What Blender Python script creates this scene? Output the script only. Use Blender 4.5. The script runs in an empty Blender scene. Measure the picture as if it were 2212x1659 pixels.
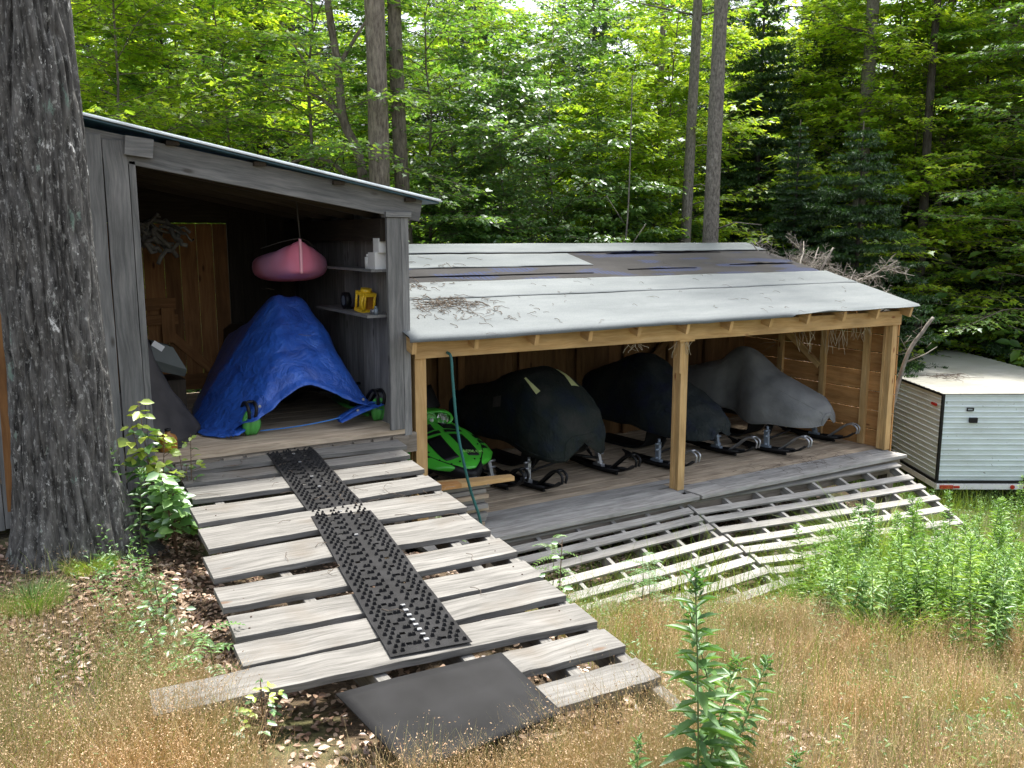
import bpy, math, random
import numpy as np
from mathutils import Vector, Matrix, noise
R = math.radians
random.seed(7); RNG = np.random.default_rng(11)
scene = bpy.context.scene
col = scene.collection

# ------------------------------------------------------------------ camera
CAMP = (-3.41, -6.90, 2.70)
cam = bpy.data.cameras.new('camera'); camo = bpy.data.objects.new('camera', cam); col.objects.link(camo)
camo.location = CAMP
camo.rotation_euler = (R(90 - 9.487), 0, R(-31.4))
cam.sensor_width = 36; cam.lens = 36 * 1900 / 2212
cam.clip_start = .05; cam.clip_end = 500
scene.camera = camo
scene.render.resolution_x = 1024; scene.render.resolution_y = 768

# ------------------------------------------------------------------ world, sun, exposure
SUN_EL, SUN_AZ = 71, 48          # azimuth measured from +y towards +x
w = bpy.data.worlds.new('World'); scene.world = w; w.use_nodes = True
nt = w.node_tree; bg = nt.nodes['Background']
sky = nt.nodes.new('ShaderNodeTexSky'); sky.sky_type = 'NISHITA'; sky.sun_disc = False
sky.sun_elevation = R(SUN_EL); sky.sun_rotation = R(SUN_AZ)
sky.air_density = 1.0; sky.dust_density = 4.0; sky.ozone_density = 1.0
hs = nt.nodes.new('ShaderNodeHueSaturation'); hs.inputs['Saturation'].default_value = .45   # thin high cloud
nt.links.new(sky.outputs[0], hs.inputs['Color']); nt.links.new(hs.outputs[0], bg.inputs[0]); bg.inputs[1].default_value = 0.15
sun = bpy.data.lights.new('sun', 'SUN'); suno = bpy.data.objects.new('sun', sun); col.objects.link(suno)
sun.energy = 3.2; sun.angle = R(7); sun.color = (1.0, .955, .87)
sd = Vector((math.cos(R(SUN_EL)) * math.sin(R(SUN_AZ)), math.cos(R(SUN_EL)) * math.cos(R(SUN_AZ)), math.sin(R(SUN_EL))))
suno.rotation_euler = sd.to_track_quat('Z', 'Y').to_euler(); suno.location = sd * 30
scene.view_settings.view_transform = 'Standard'; scene.view_settings.look = 'None'
scene.view_settings.gamma = 1; scene.view_settings.use_curve_mapping = False
scene.view_settings.exposure = 1.55
scene.cycles.max_bounces = 8; scene.cycles.transparent_max_bounces = 8

# ------------------------------------------------------------------ terrain height
CP = np.array([(-3.4,-6.9,1.05),(-3.5,-4,.75),(-1.9,-4.4,.60),(-3,-.5,.66),(-6,-1,.85),(-6,-6,1.1),(-1.2,-3,.5),(-1,-1.2,.35),
(0.1,-5.1,.55),(1.2,-3.6,.08),(2,-4.4,.1),(3.6,-3,-.42),(2.6,-2.1,-.6),(5,-2.3,-.72),(7,-2,-.85),(1,-1.6,-.45),(.3,-2.4,.0),(0,0,-.45),(3,0,-.65),(3,2,-.8),(6,1,-.85),
(8,1,-1.0),(10,-1,-1.1),(5,-6,.15),(8,-4.5,-.6),(10,-6,-.6),(8,-10,.2),(0,-10,1.3),(-8,-10,1.6),(-8,5,.8),(0,6,-.4),(-3,4,.6),(3,12,-.8),(8,5,-1.0),(15,5,-1.3),(20,20,-1.5),(0,30,.2),(-15,15,1.2),(25,-10,-1.2),(40,40,-1),(-30,-20,2),(30,-40,0)])
def zg(x, y):
    x = np.asarray(x, float); y = np.asarray(y, float)
    d = (x[..., None] - CP[:, 0])**2 + (y[..., None] - CP[:, 1])**2 + .15
    ww = d**-1.6
    z = (ww * CP[:, 2]).sum(-1) / ww.sum(-1)
    return z + .03*np.sin(x*2.3+1)*np.sin(y*2.9) + .015*np.sin(x*6.1)*np.sin(y*5.3+2)
def zgf(x, y): return float(zg(np.array([x]), np.array([y]))[0])

# ------------------------------------------------------------------ materials
def mat(name):
    m = bpy.data.materials.new(name); m.use_nodes = True
    n = m.node_tree; b = n.nodes['Principled BSDF']
    return m, n, b
def N(n, t, **kw):
    x = n.nodes.new(t)
    for k, v in kw.items(): setattr(x, k, v)
    return x
def ramp(n, stops, src=None):
    r = N(n, 'ShaderNodeValToRGB')
    e = r.color_ramp.elements
    while len(e) < len(stops): e.new(.5)
    for i, (p, c) in enumerate(stops):
        e[i].position = p; e[i].color = (*c, 1) if len(c) == 3 else c
    if src is not None: n.links.new(src, r.inputs[0])
    return r
def mixc(n, mode, fac, a, b):
    x = N(n, 'ShaderNodeMix', data_type='RGBA', blend_type=mode)
    for s, v in ((x.inputs[0], fac), (x.inputs[6], a), (x.inputs[7], b)):
        if hasattr(v, 'is_output') or isinstance(v, bpy.types.NodeSocket): n.links.new(v, s)
        elif isinstance(v, (int, float)): s.default_value = v
        else: s.default_value = (*v, 1)
    return x.outputs[2]
def simple(name, c, rough=.6, metal=0, spec=None, bump=0, bscale=40, var=.15, vscale=6):
    m, n, b = mat(name)
    tc = N(n, 'ShaderNodeTexCoord')
    nz = N(n, 'ShaderNodeTexNoise'); nz.inputs['Scale'].default_value = vscale; nz.inputs['Detail'].default_value = 6
    n.links.new(tc.outputs['Object'], nz.inputs['Vector'])
    r = ramp(n, [(.3, [x*(1-var) for x in c]), (.7, [min(1, x*(1+var)) for x in c])], nz.outputs[0])
    n.links.new(r.outputs[0], b.inputs['Base Color'])
    b.inputs['Roughness'].default_value = rough; b.inputs['Metallic'].default_value = metal
    if spec is not None: b.inputs['Specular IOR Level'].default_value = spec
    if bump:
        nb = N(n, 'ShaderNodeTexNoise'); nb.inputs['Scale'].default_value = bscale; nb.inputs['Detail'].default_value = 5
        n.links.new(tc.outputs['Object'], nb.inputs['Vector'])
        bp = N(n, 'ShaderNodeBump'); bp.inputs['Strength'].default_value = bump; bp.inputs['Distance'].default_value = .01
        n.links.new(nb.outputs[0], bp.inputs['Height']); n.links.new(bp.outputs[0], b.inputs['Normal'])
    return m
def wood(name, dark, mid, light, knot=(.08,.05,.03), kamt=1.0, stain=None, rough=.85, var=.35, across=28, bump=.5, stainc=(.05,.045,.04)):
    m, n, b = mat(name)
    uv = N(n, 'ShaderNodeUVMap'); geo = N(n, 'ShaderNodeNewGeometry')
    sc = N(n, 'ShaderNodeVectorMath', operation='SCALE'); sc.inputs['Scale'].default_value = 1
    cx = N(n, 'ShaderNodeCombineXYZ')
    mu = N(n, 'ShaderNodeMath', operation='MULTIPLY'); mu.inputs[1].default_value = 37.0
    n.links.new(geo.outputs['Random Per Island'], mu.inputs[0])
    n.links.new(mu.outputs[0], cx.inputs[0]); n.links.new(mu.outputs[0], cx.inputs[1])
    ad = N(n, 'ShaderNodeVectorMath', operation='ADD'); n.links.new(uv.outputs[0], ad.inputs[0]); n.links.new(cx.outputs[0], ad.inputs[1])
    # warp the across coordinate so the grain swirls
    wn = N(n, 'ShaderNodeTexNoise'); wn.inputs['Scale'].default_value = 2.2; wn.inputs['Detail'].default_value = 2
    n.links.new(ad.outputs[0], wn.inputs['Vector'])
    wm = N(n, 'ShaderNodeVectorMath', operation='SCALE'); wm.inputs['Scale'].default_value = .09
    n.links.new(wn.outputs['Color'], wm.inputs[0])
    ad2 = N(n, 'ShaderNodeVectorMath', operation='ADD'); n.links.new(ad.outputs[0], ad2.inputs[0]); n.links.new(wm.outputs[0], ad2.inputs[1])
    mp = N(n, 'ShaderNodeMapping'); mp.inputs['Scale'].default_value = (1.3, across, 1); n.links.new(ad2.outputs[0], mp.inputs[0])
    g1 = N(n, 'ShaderNodeTexNoise'); g1.inputs['Scale'].default_value = 1.6; g1.inputs['Detail'].default_value = 9; g1.inputs['Roughness'].default_value = .72
    n.links.new(mp.outputs[0], g1.inputs['Vector'])
    r1 = ramp(n, [(.28, dark), (.5, mid), (.72, light)], g1.outputs[0])
    # broad weathering patches
    g2 = N(n, 'ShaderNodeTexNoise'); g2.inputs['Scale'].default_value = 3.0; g2.inputs['Detail'].default_value = 5
    mp2 = N(n, 'ShaderNodeMapping'); mp2.inputs['Scale'].default_value = (.8, 3, 1); n.links.new(ad.outputs[0], mp2.inputs[0]); n.links.new(mp2.outputs[0], g2.inputs['Vector'])
    r2 = ramp(n, [(.3, (.72,.72,.72)), (.65, (1.08,1.08,1.08))], g2.outputs[0])
    c = mixc(n, 'MULTIPLY', 1.0, r1.outputs[0], r2.outputs[0])
    # plank to plank variation
    rr = ramp(n, [(0, (1-var,)*3), (1, (1+var*.6,)*3)], geo.outputs['Random Per Island'])
    c = mixc(n, 'MULTIPLY', 1.0, c, rr.outputs[0])
    if kamt:
        mk = N(n, 'ShaderNodeMapping'); mk.inputs['Scale'].default_value = (2.0, 5.5, 1); n.links.new(ad.outputs[0], mk.inputs[0])
        vo = N(n, 'ShaderNodeTexVoronoi'); vo.inputs['Scale'].default_value = 1.0; n.links.new(mk.outputs[0], vo.inputs['Vector'])
        kr = ramp(n, [(.05, (kamt,)*3), (.11, (0,0,0))], vo.outputs['Distance'])
        c = mixc(n, 'MIX', kr.outputs[0], c, knot)
    if stain:
        g3 = N(n, 'ShaderNodeTexNoise'); g3.inputs['Scale'].default_value = 2.3; g3.inputs['Detail'].default_value = 7
        n.links.new(ad2.outputs[0], g3.inputs['Vector'])
        sr = ramp(n, [(.55, (0,0,0)), (.75, (stain,)*3)], g3.outputs[0])
        c = mixc(n, 'MIX', sr.outputs[0], c, stainc)
    n.links.new(c, b.inputs['Base Color']); b.inputs['Roughness'].default_value = rough
    b.inputs['Specular IOR Level'].default_value = .25
    bp = N(n, 'ShaderNodeBump'); bp.inputs['Strength'].default_value = bump; bp.inputs['Distance'].default_value = .004
    n.links.new(g1.outputs[0], bp.inputs['Height']); n.links.new(bp.outputs[0], b.inputs['Normal'])
    return m
def leafmat(name, stops, trans, tf=.45, gloss=.06, grough=.4, patch=None, ps=1.0):
    m, n, b = mat(name)
    n.nodes.remove(b); out = n.nodes['Material Output']
    geo = N(n, 'ShaderNodeNewGeometry'); oi = N(n, 'ShaderNodeObjectInfo')
    r = ramp(n, stops, geo.outputs['Random Per Island'])
    tv = ramp(n, [(0, (.75,.8,.8)), (1, (1.25,1.15,1.0))], oi.outputs['Random'])
    c = mixc(n, 'MULTIPLY', 1.0, r.outputs[0], tv.outputs[0])
    if patch:
        tcx = N(n, 'ShaderNodeTexCoord'); nzx = N(n, 'ShaderNodeTexNoise'); nzx.inputs['Scale'].default_value = ps; nzx.inputs['Detail'].default_value = 4
        n.links.new(tcx.outputs['Object'], nzx.inputs['Vector']); rx = ramp(n, [(.36, patch[0]), (.5, patch[1]), (.64, patch[2])], nzx.outputs[0]); c = mixc(n, 'MULTIPLY', 1.0, c, rx.outputs[0])
    t = mixc(n, 'MULTIPLY', 1.0, c, trans)
    d = N(n, 'ShaderNodeBsdfDiffuse'); n.links.new(c, d.inputs[0])
    tr = N(n, 'ShaderNodeBsdfTranslucent'); n.links.new(t, tr.inputs[0])
    gl = N(n, 'ShaderNodeBsdfGlossy'); gl.inputs['Roughness'].default_value = grough; gl.inputs[0].default_value = (.9,.95,1,1)
    mx = N(n, 'ShaderNodeMixShader'); mx.inputs[0].default_value = tf
    n.links.new(d.outputs[0], mx.inputs[1]); n.links.new(tr.outputs[0], mx.inputs[2])
    m2 = N(n, 'ShaderNodeMixShader'); m2.inputs[0].default_value = gloss
    n.links.new(mx.outputs[0], m2.inputs[1]); n.links.new(gl.outputs[0], m2.inputs[2])
    n.links.new(m2.outputs[0], out.inputs[0])
    return m
def barkmat(name, dark, light, sc=(9, 9, 2.2), lichen=None, bump=.7, l2=None):
    m, n, b = mat(name)
    tc = N(n, 'ShaderNodeTexCoord'); mp = N(n, 'ShaderNodeMapping'); mp.inputs['Scale'].default_value = sc
    n.links.new(tc.outputs['Object'], mp.inputs[0])
    nz = N(n, 'ShaderNodeTexNoise'); nz.inputs['Scale'].default_value = 3; nz.inputs['Detail'].default_value = 9; nz.inputs['Roughness'].default_value = .7
    n.links.new(mp.outputs[0], nz.inputs['Vector'])
    r = ramp(n, [(.35, dark), (.68, light)], nz.outputs[0]); c = r.outputs[0]
    if lichen:
        for (s, lo, hi, cc, amt) in lichen:
            lm = N(n, 'ShaderNodeMapping'); lm.inputs['Scale'].default_value = (1, 1, .45); n.links.new(tc.outputs['Object'], lm.inputs[0])
            l = N(n, 'ShaderNodeTexNoise'); l.inputs['Scale'].default_value = s; l.inputs['Detail'].default_value = 8; l.inputs['Roughness'].default_value = .75
            n.links.new(lm.outputs[0], l.inputs['Vector'])
            lr = ramp(n, [(lo, (0,0,0)), (hi, (amt,)*3)], l.outputs[0])
            c = mixc(n, 'MIX', lr.outputs[0], c, cc)
    n.links.new(c, b.inputs['Base Color']); b.inputs['Roughness'].default_value = .95; b.inputs['Specular IOR Level'].default_value = .15
    bp = N(n, 'ShaderNodeBump'); bp.inputs['Strength'].default_value = bump; bp.inputs['Distance'].default_value = .02
    n.links.new(nz.outputs[0], bp.inputs['Height']); n.links.new(bp.outputs[0], b.inputs['Normal'])
    return m

M = {}
M['grey'] = wood('weathered_grey_board', (.10,.105,.105), (.19,.19,.185), (.30,.29,.28), knot=(.05,.045,.04), kamt=.8, across=22, bump=.8)
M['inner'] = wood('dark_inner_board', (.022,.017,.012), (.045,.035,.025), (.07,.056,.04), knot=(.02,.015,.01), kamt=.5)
M['door'] = wood('brown_door_board', (.16,.075,.028), (.26,.125,.048), (.34,.18,.07), knot=(.05,.02,.01), kamt=.9, stain=.5, stainc=(.08,.04,.02))
M['pine'] = wood('fresh_pine', (.42,.25,.10), (.56,.36,.16), (.66,.46,.24), knot=(.20,.07,.03), kamt=.9, stain=.35, stainc=(.33,.2,.1), var=.15, across=20, bump=.3)
M['backw'] = wood('shade_darkened_board', (.10,.05,.02), (.15,.08,.032), (.20,.115,.05), knot=(.04,.015,.008), kamt=.8, stain=.6, stainc=(.05,.025,.012), var=.35, across=14)  # interior shade put into the colour: back wall boards darker than the amber side wall
M['pine2'] = wood('amber_pine_board', (.36,.17,.055), (.48,.25,.095), (.58,.33,.14), knot=(.10,.035,.015), kamt=.9, stain=.55, stainc=(.16,.06,.02), var=.25, across=14, bump=.3)
M['deck'] = wood('deck_board', (.24,.18,.12), (.48,.385,.28), (.62,.52,.40), knot=(.12,.09,.06), kamt=.5, stain=.5, stainc=(.16,.12,.09), var=.2, across=18)
M['deckgrey'] = wood('grey_deck_board', (.19,.185,.175), (.36,.35,.33), (.50,.485,.46), knot=(.1,.09,.08), kamt=.4, stain=.4, stainc=(.14,.12,.1), var=.2, across=18)
M['silver'] = wood('silvered_plank', (.072,.069,.063), (.195,.188,.175), (.30,.29,.272), knot=(.12,.08,.055), kamt=.9, stain=.7, stainc=(.12,.10,.078), var=.34, across=26, bump=.55)
M['slat'] = wood('silvered_slat', (.19,.18,.165), (.32,.31,.29), (.44,.43,.405), knot=(.3,.25,.2), kamt=.3, stain=.35, stainc=(.33,.29,.24), var=.25, across=30, bump=.5)
M['underwood'] = wood('under_frame', (.12,.10,.08), (.22,.19,.155), (.33,.29,.25), kamt=.3, var=.25)
M['black'] = simple('black_plastic', (.008,.008,.009), .5, spec=.3, var=.3)
M['rubber'] = simple('black_rubber', (.014,.014,.015), .8, spec=.2, bump=.35, bscale=120, var=.4, vscale=9)
M['mat'] = simple('worn_black_mat', (.012,.012,.013), .75, spec=.2, var=.6, vscale=3)
M['steel'] = simple('bare_steel', (.38,.39,.41), .4, metal=.7, var=.2)
M['silverp'] = simple('silver_paint', (.20,.24,.29), .45, metal=.3, var=.2)
M['white'] = simple('white_card', (.72,.72,.70), .7, var=.06)
M['yellow'] = simple('yellow_plastic', (.75,.48,.02), .4, var=.12)
M['amber'] = simple('amber_jug', (.30,.13,.02), .4, var=.3)
M['nail'] = simple('rusty_nail', (.05,.03,.02), .8)
M['teal'] = simple('teal_hose_rubber', (.02,.13,.125), .45, var=.25)
M['blueline'] = simple('blue_rope', (.03,.16,.45), .6, var=.2)
M['rope'] = simple('dark_rope', (.05,.045,.04), .8)
M['green'] = simple('lime_hood_paint', (.07,.46,.04), .28, var=.12, vscale=3)
M['skigreen'] = simple('green_ski_plastic', (.08,.36,.07), .45, var=.15)
M['redtag'] = simple('red_lens', (.45,.03,.02), .3)
M['greycloth'] = simple('grey_cover_cloth', (.11,.115,.115), .9, bump=.25, bscale=300, var=.2, vscale=2.5)
M['darkcloth'] = simple('black_cover_cloth', (.011,.015,.02), .85, bump=.25, bscale=260, var=.45, vscale=3)
M['navycloth'] = simple('navy_cover_cloth', (.008,.012,.020), .85, bump=.25, bscale=260, var=.5, vscale=2.2)
M['sheet'] = simple('grey_rubber_sheet', (.055,.05,.048), .75, var=.35, vscale=5, bump=.3, bscale=30)
M['reflect'] = simple('reflective_tape', (.62,.66,.32), .4, var=.1)
M['bonewhite'] = simple('dead_branch_bark', (.21,.19,.165), .9, var=.4, vscale=12)
M['twig'] = simple('dry_twig', (.10,.075,.055), .9, var=.4, vscale=30)
M['feather'] = simple('pale_tangle', (.10,.095,.08), .9, var=.4, vscale=20)

def cloth(name, c1, c2, c3, bs=.5):
    m, n, b = mat(name); tc = N(n, 'ShaderNodeTexCoord'); n1 = N(n, 'ShaderNodeTexNoise'); n1.inputs['Scale'].default_value = 3; n1.inputs['Detail'].default_value = 6; n.links.new(tc.outputs['Object'], n1.inputs['Vector'])
    r = ramp(n, [(.35, c1), (.5, c2), (.65, c3)], n1.outputs[0]); n.links.new(r.outputs[0], b.inputs['Base Color']); b.inputs['Roughness'].default_value = .8; b.inputs['Specular IOR Level'].default_value = .3
    mp = N(n, 'ShaderNodeMapping'); mp.inputs['Scale'].default_value = (5, 1.6, 2.2); mp.inputs['Rotation'].default_value = (.3, .2, .4); n.links.new(tc.outputs['Object'], mp.inputs[0])
    n2 = N(n, 'ShaderNodeTexNoise'); n2.inputs['Scale'].default_value = 2.6; n2.inputs['Detail'].default_value = 5; n2.inputs['Distortion'].default_value = 1.6; n.links.new(mp.outputs[0], n2.inputs['Vector'])
    ab = ramp(n, [(.40, (0,0,0)), (.50, (1,1,1)), (.60, (0,0,0))], n2.outputs[0])
    bp = N(n, 'ShaderNodeBump'); bp.inputs['Strength'].default_value = bs; bp.inputs['Distance'].default_value = .03; n.links.new(ab.outputs[0], bp.inputs['Height']); n.links.new(bp.outputs[0], b.inputs['Normal']); return m
M['greycloth'] = cloth('grey_cover_cloth', (.12,.124,.124), (.155,.158,.158), (.19,.192,.19), .15)
M['darkcloth'] = cloth('black_cover_cloth', (.006,.012,.024), (.010,.016,.014), (.022,.024,.022), .35)
M['navycloth'] = cloth('navy_cover_cloth', (.006,.009,.026), (.009,.014,.016), (.016,.020,.020), .35)
# tarp: woven blue with soft crinkles
m, n, b = mat('blue_tarp_sheet'); M['tarp'] = m
tc = N(n, 'ShaderNodeTexCoord'); nz = N(n, 'ShaderNodeTexNoise'); nz.inputs['Scale'].default_value = 5; nz.inputs['Detail'].default_value = 8; nz.inputs['Roughness'].default_value = .6; nz.inputs['Distortion'].default_value = .8
n.links.new(tc.outputs['Object'], nz.inputs['Vector'])
r = ramp(n, [(.3, (.014,.06,.30)), (.6, (.028,.115,.50)), (.75, (.08,.20,.60))], nz.outputs[0]); n.links.new(r.outputs[0], b.inputs['Base Color'])
b.inputs['Roughness'].default_value = .38; b.inputs['Specular IOR Level'].default_value = .6
vr = N(n, 'ShaderNodeTexVoronoi', feature='DISTANCE_TO_EDGE'); vr.inputs['Scale'].default_value = 9
dn = N(n, 'ShaderNodeVectorMath', operation='MULTIPLY_ADD'); dn.inputs[1].default_value = (.25,.25,.25); n.links.new(nz.outputs['Color'], dn.inputs[0]); n.links.new(tc.outputs['Object'], dn.inputs[2])
n.links.new(dn.outputs[0], vr.inputs['Vector'])
ax = N(n, 'ShaderNodeMath', operation='ADD'); n.links.new(nz.outputs[0], ax.inputs[0]); n.links.new(vr.outputs['Distance'], ax.inputs[1])
bp = N(n, 'ShaderNodeBump'); bp.inputs['Strength'].default_value = .8; bp.inputs['Distance'].default_value = .025
n.links.new(ax.outputs[0], bp.inputs['Height']); n.links.new(bp.outputs[0], b.inputs['Normal'])
# kayak
m, n, b = mat('pink_kayak_plastic'); M['pink'] = m
tc = N(n, 'ShaderNodeTexCoord'); nz = N(n, 'ShaderNodeTexNoise'); nz.inputs['Scale'].default_value = 1.6; n.links.new(tc.outputs['Object'], nz.inputs['Vector'])
r = ramp(n, [(.38, (.85,.24,.36)), (.6, (.88,.42,.66))], nz.outputs[0]); n.links.new(r.outputs[0], b.inputs['Base Color']); b.inputs['Roughness'].default_value = .4
M['pinkline'] = simple('pale_pink_keel', (.85,.42,.5), .45, var=.08)
# roofing felt
def felt(name, a, bcol, blue=None):
    m, n, b = mat(name)
    tc = N(n, 'ShaderNodeTexCoord')
    n1 = N(n, 'ShaderNodeTexNoise'); n1.inputs['Scale'].default_value = 1.2; n1.inputs['Detail'].default_value = 8; n1.inputs['Roughness'].default_value = .65
    mp = N(n, 'ShaderNodeMapping'); mp.inputs['Scale'].default_value = (.6, 2.2, 1); n.links.new(tc.outputs['Object'], mp.inputs[0]); n.links.new(mp.outputs[0], n1.inputs['Vector'])
    n2 = N(n, 'ShaderNodeTexNoise'); n2.inputs['Scale'].default_value = 90; n2.inputs['Detail'].default_value = 3; n.links.new(tc.outputs['Object'], n2.inputs['Vector'])
    r1 = ramp(n, [(.3, a), (.7, bcol)], n1.outputs[0]); r2 = ramp(n, [(.3, (.86,.86,.86)), (.7, (1.06,1.06,1.06))], n2.outputs[0])
    c = mixc(n, 'MULTIPLY', 1.0, r1.outputs[0], r2.outputs[0])
    if blue:
        mp2 = N(n, 'ShaderNodeMapping'); mp2.inputs['Scale'].default_value = (.9, 3.2, 1); mp2.inputs['Rotation'].default_value = (0, 0, .25)
        n.links.new(tc.outputs['Object'], mp2.inputs[0])
        n3 = N(n, 'ShaderNodeTexNoise'); n3.inputs['Scale'].default_value = 1.4; n3.inputs['Detail'].default_value = 1; n.links.new(mp2.outputs[0], n3.inputs['Vector'])
        wv = N(n, 'ShaderNodeTexWave'); wv.inputs['Scale'].default_value = 5; wv.inputs['Distortion'].default_value = 1.5; n.links.new(tc.outputs['Object'], wv.inputs['Vector'])
        mm = N(n, 'ShaderNodeMath', operation='MULTIPLY'); r3 = ramp(n, [(.54, (0,0,0)), (.6, (1,1,1))], n3.outputs[0]); r4 = ramp(n, [(.35, (.25,)*3), (.55, (.9,)*3)], wv.outputs[0])
        n.links.new(r3.outputs[0], mm.inputs[0]); n.links.new(r4.outputs[0], mm.inputs[1])
        c = mixc(n, 'MIX', mm.outputs[0], c, blue)
    n.links.new(c, b.inputs['Base Color']); b.inputs['Roughness'].default_value = .9; b.inputs['Specular IOR Level'].default_value = .2
    bp = N(n, 'ShaderNodeBump'); bp.inputs['Strength'].default_value = .3; bp.inputs['Distance'].default_value = .01
    n.links.new(n1.outputs[0], bp.inputs['Height']); n.links.new(bp.outputs[0], b.inputs['Normal'])
    return m
M['felt'] = felt('pale_roofing_felt', (.112,.125,.131), (.172,.187,.192))
M['paper'] = felt('dark_roof_underlay', (.022,.021,.022), (.046,.044,.044), blue=(.028,.038,.085))
M['metalroof'] = simple('painted_metal_roof', (.62,.66,.68), .4, metal=.2)
M['metalblue'] = simple('blue_underside_metal', (.03,.09,.14), .45)
# trailer skin: weathered aluminium with mildew
def skin(name, base, dirt, amt, sc=1.5):
    m, n, b = mat(name)
    tc = N(n, 'ShaderNodeTexCoord'); n1 = N(n, 'ShaderNodeTexNoise'); n1.inputs['Scale'].default_value = sc; n1.inputs['Detail'].default_value = 10; n1.inputs['Roughness'].default_value = .7
    mp = N(n, 'ShaderNodeMapping'); mp.inputs['Scale'].default_value = (1, 1, 3.0); n.links.new(tc.outputs['Object'], mp.inputs[0]); n.links.new(mp.outputs[0], n1.inputs['Vector'])
    r1 = ramp(n, [(.42, (0,0,0)), (.72, (amt,)*3)], n1.outputs[0])
    c = mixc(n, 'MIX', r1.outputs[0], base, dirt)
    n2 = N(n, 'ShaderNodeTexNoise'); n2.inputs['Scale'].default_value = 22; n2.inputs['Detail'].default_value = 2; n.links.new(tc.outputs['Object'], n2.inputs['Vector'])
    r2 = ramp(n, [(.70, (0,0,0)), (.76, (.7,)*3)], n2.outputs[0])
    c = mixc(n, 'MIX', r2.outputs[0], c, (.08,.075,.06))
    n.links.new(c, b.inputs['Base Color']); b.inputs['Roughness'].default_value = .45; b.inputs['Specular IOR Level'].default_value = .4
    return m
M['skin'] = skin('pale_trailer_skin', (.62,.70,.71), (.36,.39,.36), .5)
M['skinroof'] = skin('stained_trailer_roof', (.33,.325,.30), (.21,.20,.14), .7, sc=1.1)
# soils
m, n, b = mat('forest_soil'); M['soil'] = m
tc = N(n, 'ShaderNodeTexCoord'); n1 = N(n, 'ShaderNodeTexNoise'); n1.inputs['Scale'].default_value = .9; n1.inputs['Detail'].default_value = 10
n2 = N(n, 'ShaderNodeTexNoise'); n2.inputs['Scale'].default_value = 30; n2.inputs['Detail'].default_value = 6
n.links.new(tc.outputs['Object'], n1.inputs['Vector']); n.links.new(tc.outputs['Object'], n2.inputs['Vector'])
r1 = ramp(n, [(.35, (.060,.045,.030)), (.5, (.085,.062,.038)), (.62, (.075,.085,.030))], n1.outputs[0]); r2 = ramp(n, [(.3, (.5,.5,.5)), (.7, (1.5,1.4,1.3))], n2.outputs[0])
c = mixc(n, 'MULTIPLY', 1.0, r1.outputs[0], r2.outputs[0]); n.links.new(c, b.inputs['Base Color']); b.inputs['Roughness'].default_value = 1
bp = N(n, 'ShaderNodeBump'); bp.inputs['Strength'].default_value = 1; bp.inputs['Distance'].default_value = .03; n.links.new(n2.outputs[0], bp.inputs['Height']); n.links.new(bp.outputs[0], b.inputs['Normal'])

M['bark'] = barkmat('furrowed_bark', (.016,.0155,.015), (.16,.155,.147), sc=(8,8,1.6), bump=.6,
    lichen=[(44, .55, .60, (.34,.34,.325), .65), (2.8, .57, .70, (.24,.245,.24), .35), (12, .63, .66, (.66,.66,.64), .85), (5.5, .62, .66, (.16,.24,.20), .7)])
M['bark1'] = barkmat('grey_brown_bark', (.075,.062,.05), (.26,.225,.18), lichen=[(6, .6, .68, (.30,.29,.25), .5)])
M['bark2'] = barkmat('scaly_grey_bark', (.075,.068,.058), (.24,.22,.19), sc=(12,12,5), lichen=[(9, .58, .66, (.36,.34,.30), .5)])
M['barkd'] = barkmat('dark_bark', (.03,.026,.022), (.10,.088,.075))
M['lmaple'] = leafmat('maple_leaf', [(0,(.06,.15,.028)),(.5,(.11,.22,.04)),(1,(.19,.30,.055))], (2.4,2.25,1.1), .52, .07)
M['lbright'] = leafmat('bright_leaf', [(0,(.16,.29,.025)),(.6,(.27,.41,.04)),(1,(.38,.47,.05))], (2.1,1.95,1.1), .55, .05)
M['lbirch'] = leafmat('beech_leaf', [(0,(.055,.14,.035)),(.6,(.10,.20,.05)),(1,(.16,.27,.07))], (1.9,1.95,.8), .42, .12, .36)
M['needle'] = leafmat('spruce_needle', [(0,(.016,.045,.014)),(.6,(.032,.078,.022)),(1,(.065,.13,.032))], (1.3,1.5,.7), .2, .04)
M['gold'] = leafmat('goldenrod_leaf', [(0,(.075,.165,.05)),(.6,(.115,.225,.068)),(1,(.18,.30,.09))], (1.3,1.35,.6), .35, .03)
M['goldp'] = leafmat('lush_weed_leaf', [(0,(.10,.21,.05)),(.6,(.17,.31,.075)),(1,(.28,.42,.11))], (1.3,1.3,.6), .35, .03, patch=((.75,.85,.8),(1,1,1),(1.2,1.08,.8)), ps=1.2)
M['sapl'] = leafmat('sapling_leaf', [(0,(.09,.21,.06)),(1,(.16,.31,.09))], (1.2,1.3,.6), .35, .1)
M['sapy'] = leafmat('young_yellow_leaf', [(0,(.22,.34,.05)),(1,(.36,.46,.09))], (1.2,1.2,.6), .4, .06)
M['grassg'] = leafmat('green_grass', [(0,(.14,.26,.04)),(.6,(.22,.35,.06)),(1,(.36,.44,.11))], (1.2,1.2,.6), .35, .05, patch=((.55,.7,.6),(.9,.95,.9),(1.25,1.1,.8)), ps=1.3)
M['grasst'] = leafmat('tan_grass', [(0,(.28,.20,.10)),(.4,(.44,.33,.19)),(.75,(.55,.45,.28)),(1,(.24,.29,.10))], (1,1,.8), .25, .03, patch=((.60,.74,.50),(1.0,.98,.90),(1.18,.98,.80)), ps=1.5)
M['seed'] = leafmat('seed_heads', [(0,(.42,.29,.19)),(.5,(.64,.50,.35)),(1,(.80,.70,.52))], (1,1,.9), .3, .02, patch=((.7,.62,.6),(1,.9,.85),(1.15,.95,.85)), ps=2.2)
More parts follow.
